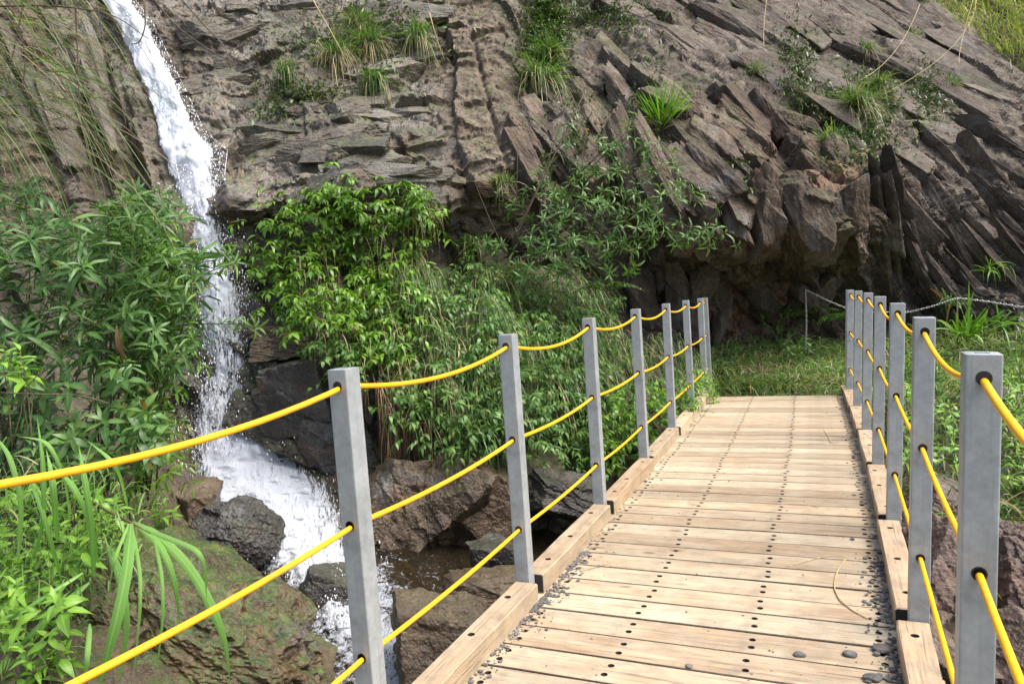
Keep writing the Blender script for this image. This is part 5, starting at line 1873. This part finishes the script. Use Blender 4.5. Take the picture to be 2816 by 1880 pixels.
def bank_grass():
    r = np.random.default_rng(95)
    n = 700
    q = inpoly(n, [(-60, 1000), (180, 1020), (330, 1130), (330, 1240), (240, 1330), (170, 1420), (120, 1600), (-60, 1600)], r)
    rp = P(q[:, 0], q[:, 1], r.uniform(3.9, 5.0, n)); rp[:, 2] -= .12
    d = r.normal(0, .5, (n, 3)) + np.array([0, 0, 1.0]) + _rt * .25
    obj('grass', blades_mesh('grass', rp, d, r.uniform(.2, .5, n), .007 * r.uniform(.6, 1.5, n), r.uniform(.5, 1.3, n), r), M['blade_l'], kind='stuff',
        label='fine light green grass growing between the weeds at lower left', category='grass')


bank_grass()


# --- dry reeds hanging in from the upper left
def reeds():
    r = np.random.default_rng(94)
    for lab, n, mat, w, seed in (('dry brown reed stems arching down from the upper left corner', 300, 'reed', .009, 1), ('green reed blades drooping in front of the cliff at upper left', 190, 'blade', .012, 2)):
        x0 = r.uniform(-260, 120, n); y0 = r.uniform(-120, 330, n)
        dep = r.uniform(4.6, 6.2, n)
        rp = P(x0, y0, dep); root = rp.mean(0)
        d = _rt * r.uniform(.7, 1.3, n)[:, None] + np.array([0, 0, 1.0]) * r.normal(-.15, .3, n)[:, None] - FWD * r.normal(0, .25, n)[:, None]
        me = blades_mesh('blades', rp - root, d, r.uniform(.5, 1.35, n), w * r.uniform(.6, 1.2, n), r.uniform(.3, 1.1, n), r, nseg=6)
        finish_plant('reed_clump', lab, 'reeds', root, None, None, extra=[('blades', me, M[mat])], group='reeds at the upper left')
    stems = []
    for pts in ([(170, -40), (178, 120), (182, 260), (205, 310)], [(215, -40), (240, 120), (275, 220), (290, 290)], [(-10, 15), (120, 12), (260, 30), (340, 90)], [(330, -30), (400, 60), (500, 130), (560, 150)],
                [(400, -20), (470, 60), (520, 110), (530, 160)], [(330, 0), (335, 60), (320, 100), (300, 102)], [(20, 40), (60, 110), (55, 180), (45, 220)], [(60, -20), (30, 120), (10, 240), (30, 360)]):
        q = np.array([P(x, y, 5.0) for x, y in pts])
        t = np.linspace(0, 3, 16)
        c = np.stack([np.interp(t, np.arange(4), q[:, k]) for k in range(3)], 1)
        for _ in range(4):
            c[1:-1] = (c[:-2] + 2 * c[1:-1] + c[2:]) / 4
        stems.append((c, np.linspace(.006, .003, 16)))
    finish_plant('bare_vine', 'thin bare brown stems hanging across the upper left of the cliff and the falls', 'stems', P(170, -40, 5.0), None, None, stems=stems, stem_mat=M['twig'])
    s2 = [(bezier(P(700, -30, 10), P(770, 90, 10), P(808, 165, 10.2), 8), np.linspace(.012, .004, 8)), (bezier(P(985, 30, 11), P(1000, 90, 11), P(1020, 140, 11.2), 8), np.linspace(.01, .006, 8))]
    finish_plant('dry_seed_stalk', 'two golden dry seed stalks slanting down across the cliff top', 'stalks', P(700, -30, 10), None, None, stems=s2, stem_mat=M['straw_s'])
    s3 = [(bezier(P(2240, 0, 12.5), P(2230, 120, 12.2), P(2000, 230, 12), 10), np.full(10, .005)), (bezier(P(2330 - 95, -10, 13), P(2290 - 95, 120, 12.6), P(2260 - 60, 150, 12.4), 10), np.full(10, .005)),
          (bezier(P(2110, 10, 13.5), P(2060, 150, 12.8), P(1960, 190, 12.4), 10), np.full(10, .005)), (bezier(P(1760, -10, 14), P(1750, 60, 13.6), P(1752, 110, 13.2), 10), np.full(10, .005))]
    finish_plant('trailing_vine', 'thin pale runners trailing down the right slab', 'stems', P(2240, 0, 12.5), None, None, stems=s3, stem_mat=M['straw_s'])
    dl = Leaves()
    dl.add(P(268, 745, 4.75), np.array([.02, 0, -1.0]), -FWD, .27, .045)
    finish_plant('dead_leaf', 'single long dead brown leaf hanging in the left shrub', 'leaf', P(268, 745, 4.75), dl, M['dead'], LANCE, 'lance', 1)
    tw = [(bezier(P(0, 900, 3.6), P(90, 905, 3.6), P(180, 905, 3.7), 8), np.linspace(.004, .002, 8)), (bezier(P(50, 895, 3.6), P(105, 850, 3.6), P(122, 800, 3.7), 8), np.linspace(.003, .0015, 8)),
          (bezier(P(170, 905, 3.7), P(200, 910, 3.7), P(250, 925, 3.75), 6), np.linspace(.005, .004, 6))]
    finish_plant('dry_twig', 'forked dry twig with a rusty seed head in front of the shrub at left', 'twig', P(0, 900, 3.6), None, None, stems=tw, stem_mat=M['twig'])


reeds()


# ------------------------------------------------------------------ chain barrier on the ledge
def chain():
    def link(a, b, flip):
        n = 10
        an = np.linspace(0, 2 * np.pi, n, endpoint=False)
        t = unit(b - a); L = np.linalg.norm(b - a)
        s = unit(np.cross(t, [0.3, .2, 1.0])); u = np.cross(t, s)
        if flip:
            s = u
        c = (a + b) / 2
        pts = c + np.cos(an)[:, None] * t * L * .72 + np.sin(an)[:, None] * s * .011
        pts = np.vstack([pts, pts[:1]])
        return tube(pts, .0032, 5, cap=False)
    runs = [[(1848, 664, 11.0), (1900, 690, 10.9), (1945, 708, 10.8), (2000, 716, 10.7), (2085, 716, 10.55), (2140, 702, 10.45), (2195, 683, 10.35), (2270, 692, 10.2), (2349, 705, 10.0), (2480, 690, 9.8)],
            [(1848, 664, 11.0), (1850, 735, 11.0), (1848, 812, 11.0)]]
    root = P(1848, 812, 11.0)
    e = empty('chain_barrier', root, 'thin galvanised chain strung along the ledge below the cliff', 'chain')
    for run in runs:
        q = np.array([P(*p) for p in run])
        sl = np.concatenate([[0], np.cumsum(np.linalg.norm(np.diff(q, axis=0), axis=1))])
        m = int(sl[-1] / .034)
        s = np.linspace(0, sl[-1], m + 1)
        c = np.stack([np.interp(s, sl, q[:, k]) for k in range(3)], 1)
        for _ in range(3):
            c[1:-1] = (c[:-2] + 2 * c[1:-1] + c[2:]) / 4
        parts = [link(c[i] - root, c[i + 1] - root, i % 2) for i in range(m)]
        obj('chain', quads_to_mesh('chain', parts), M['chain'], parent=e, kind='stuff')
    for x, y, d, y2 in ((1846, 655, 11.03, 830), (2195, 680, 10.38, 860)):
        a, b = P(x, y, d), P(x, y2, d)
        b = np.array([a[0], a[1], b[2]])
        obj('stake', quads_to_mesh('stake', [tube(np.array([b, a]) - root, .011, 8)]), M['twig'], parent=e)


chain()
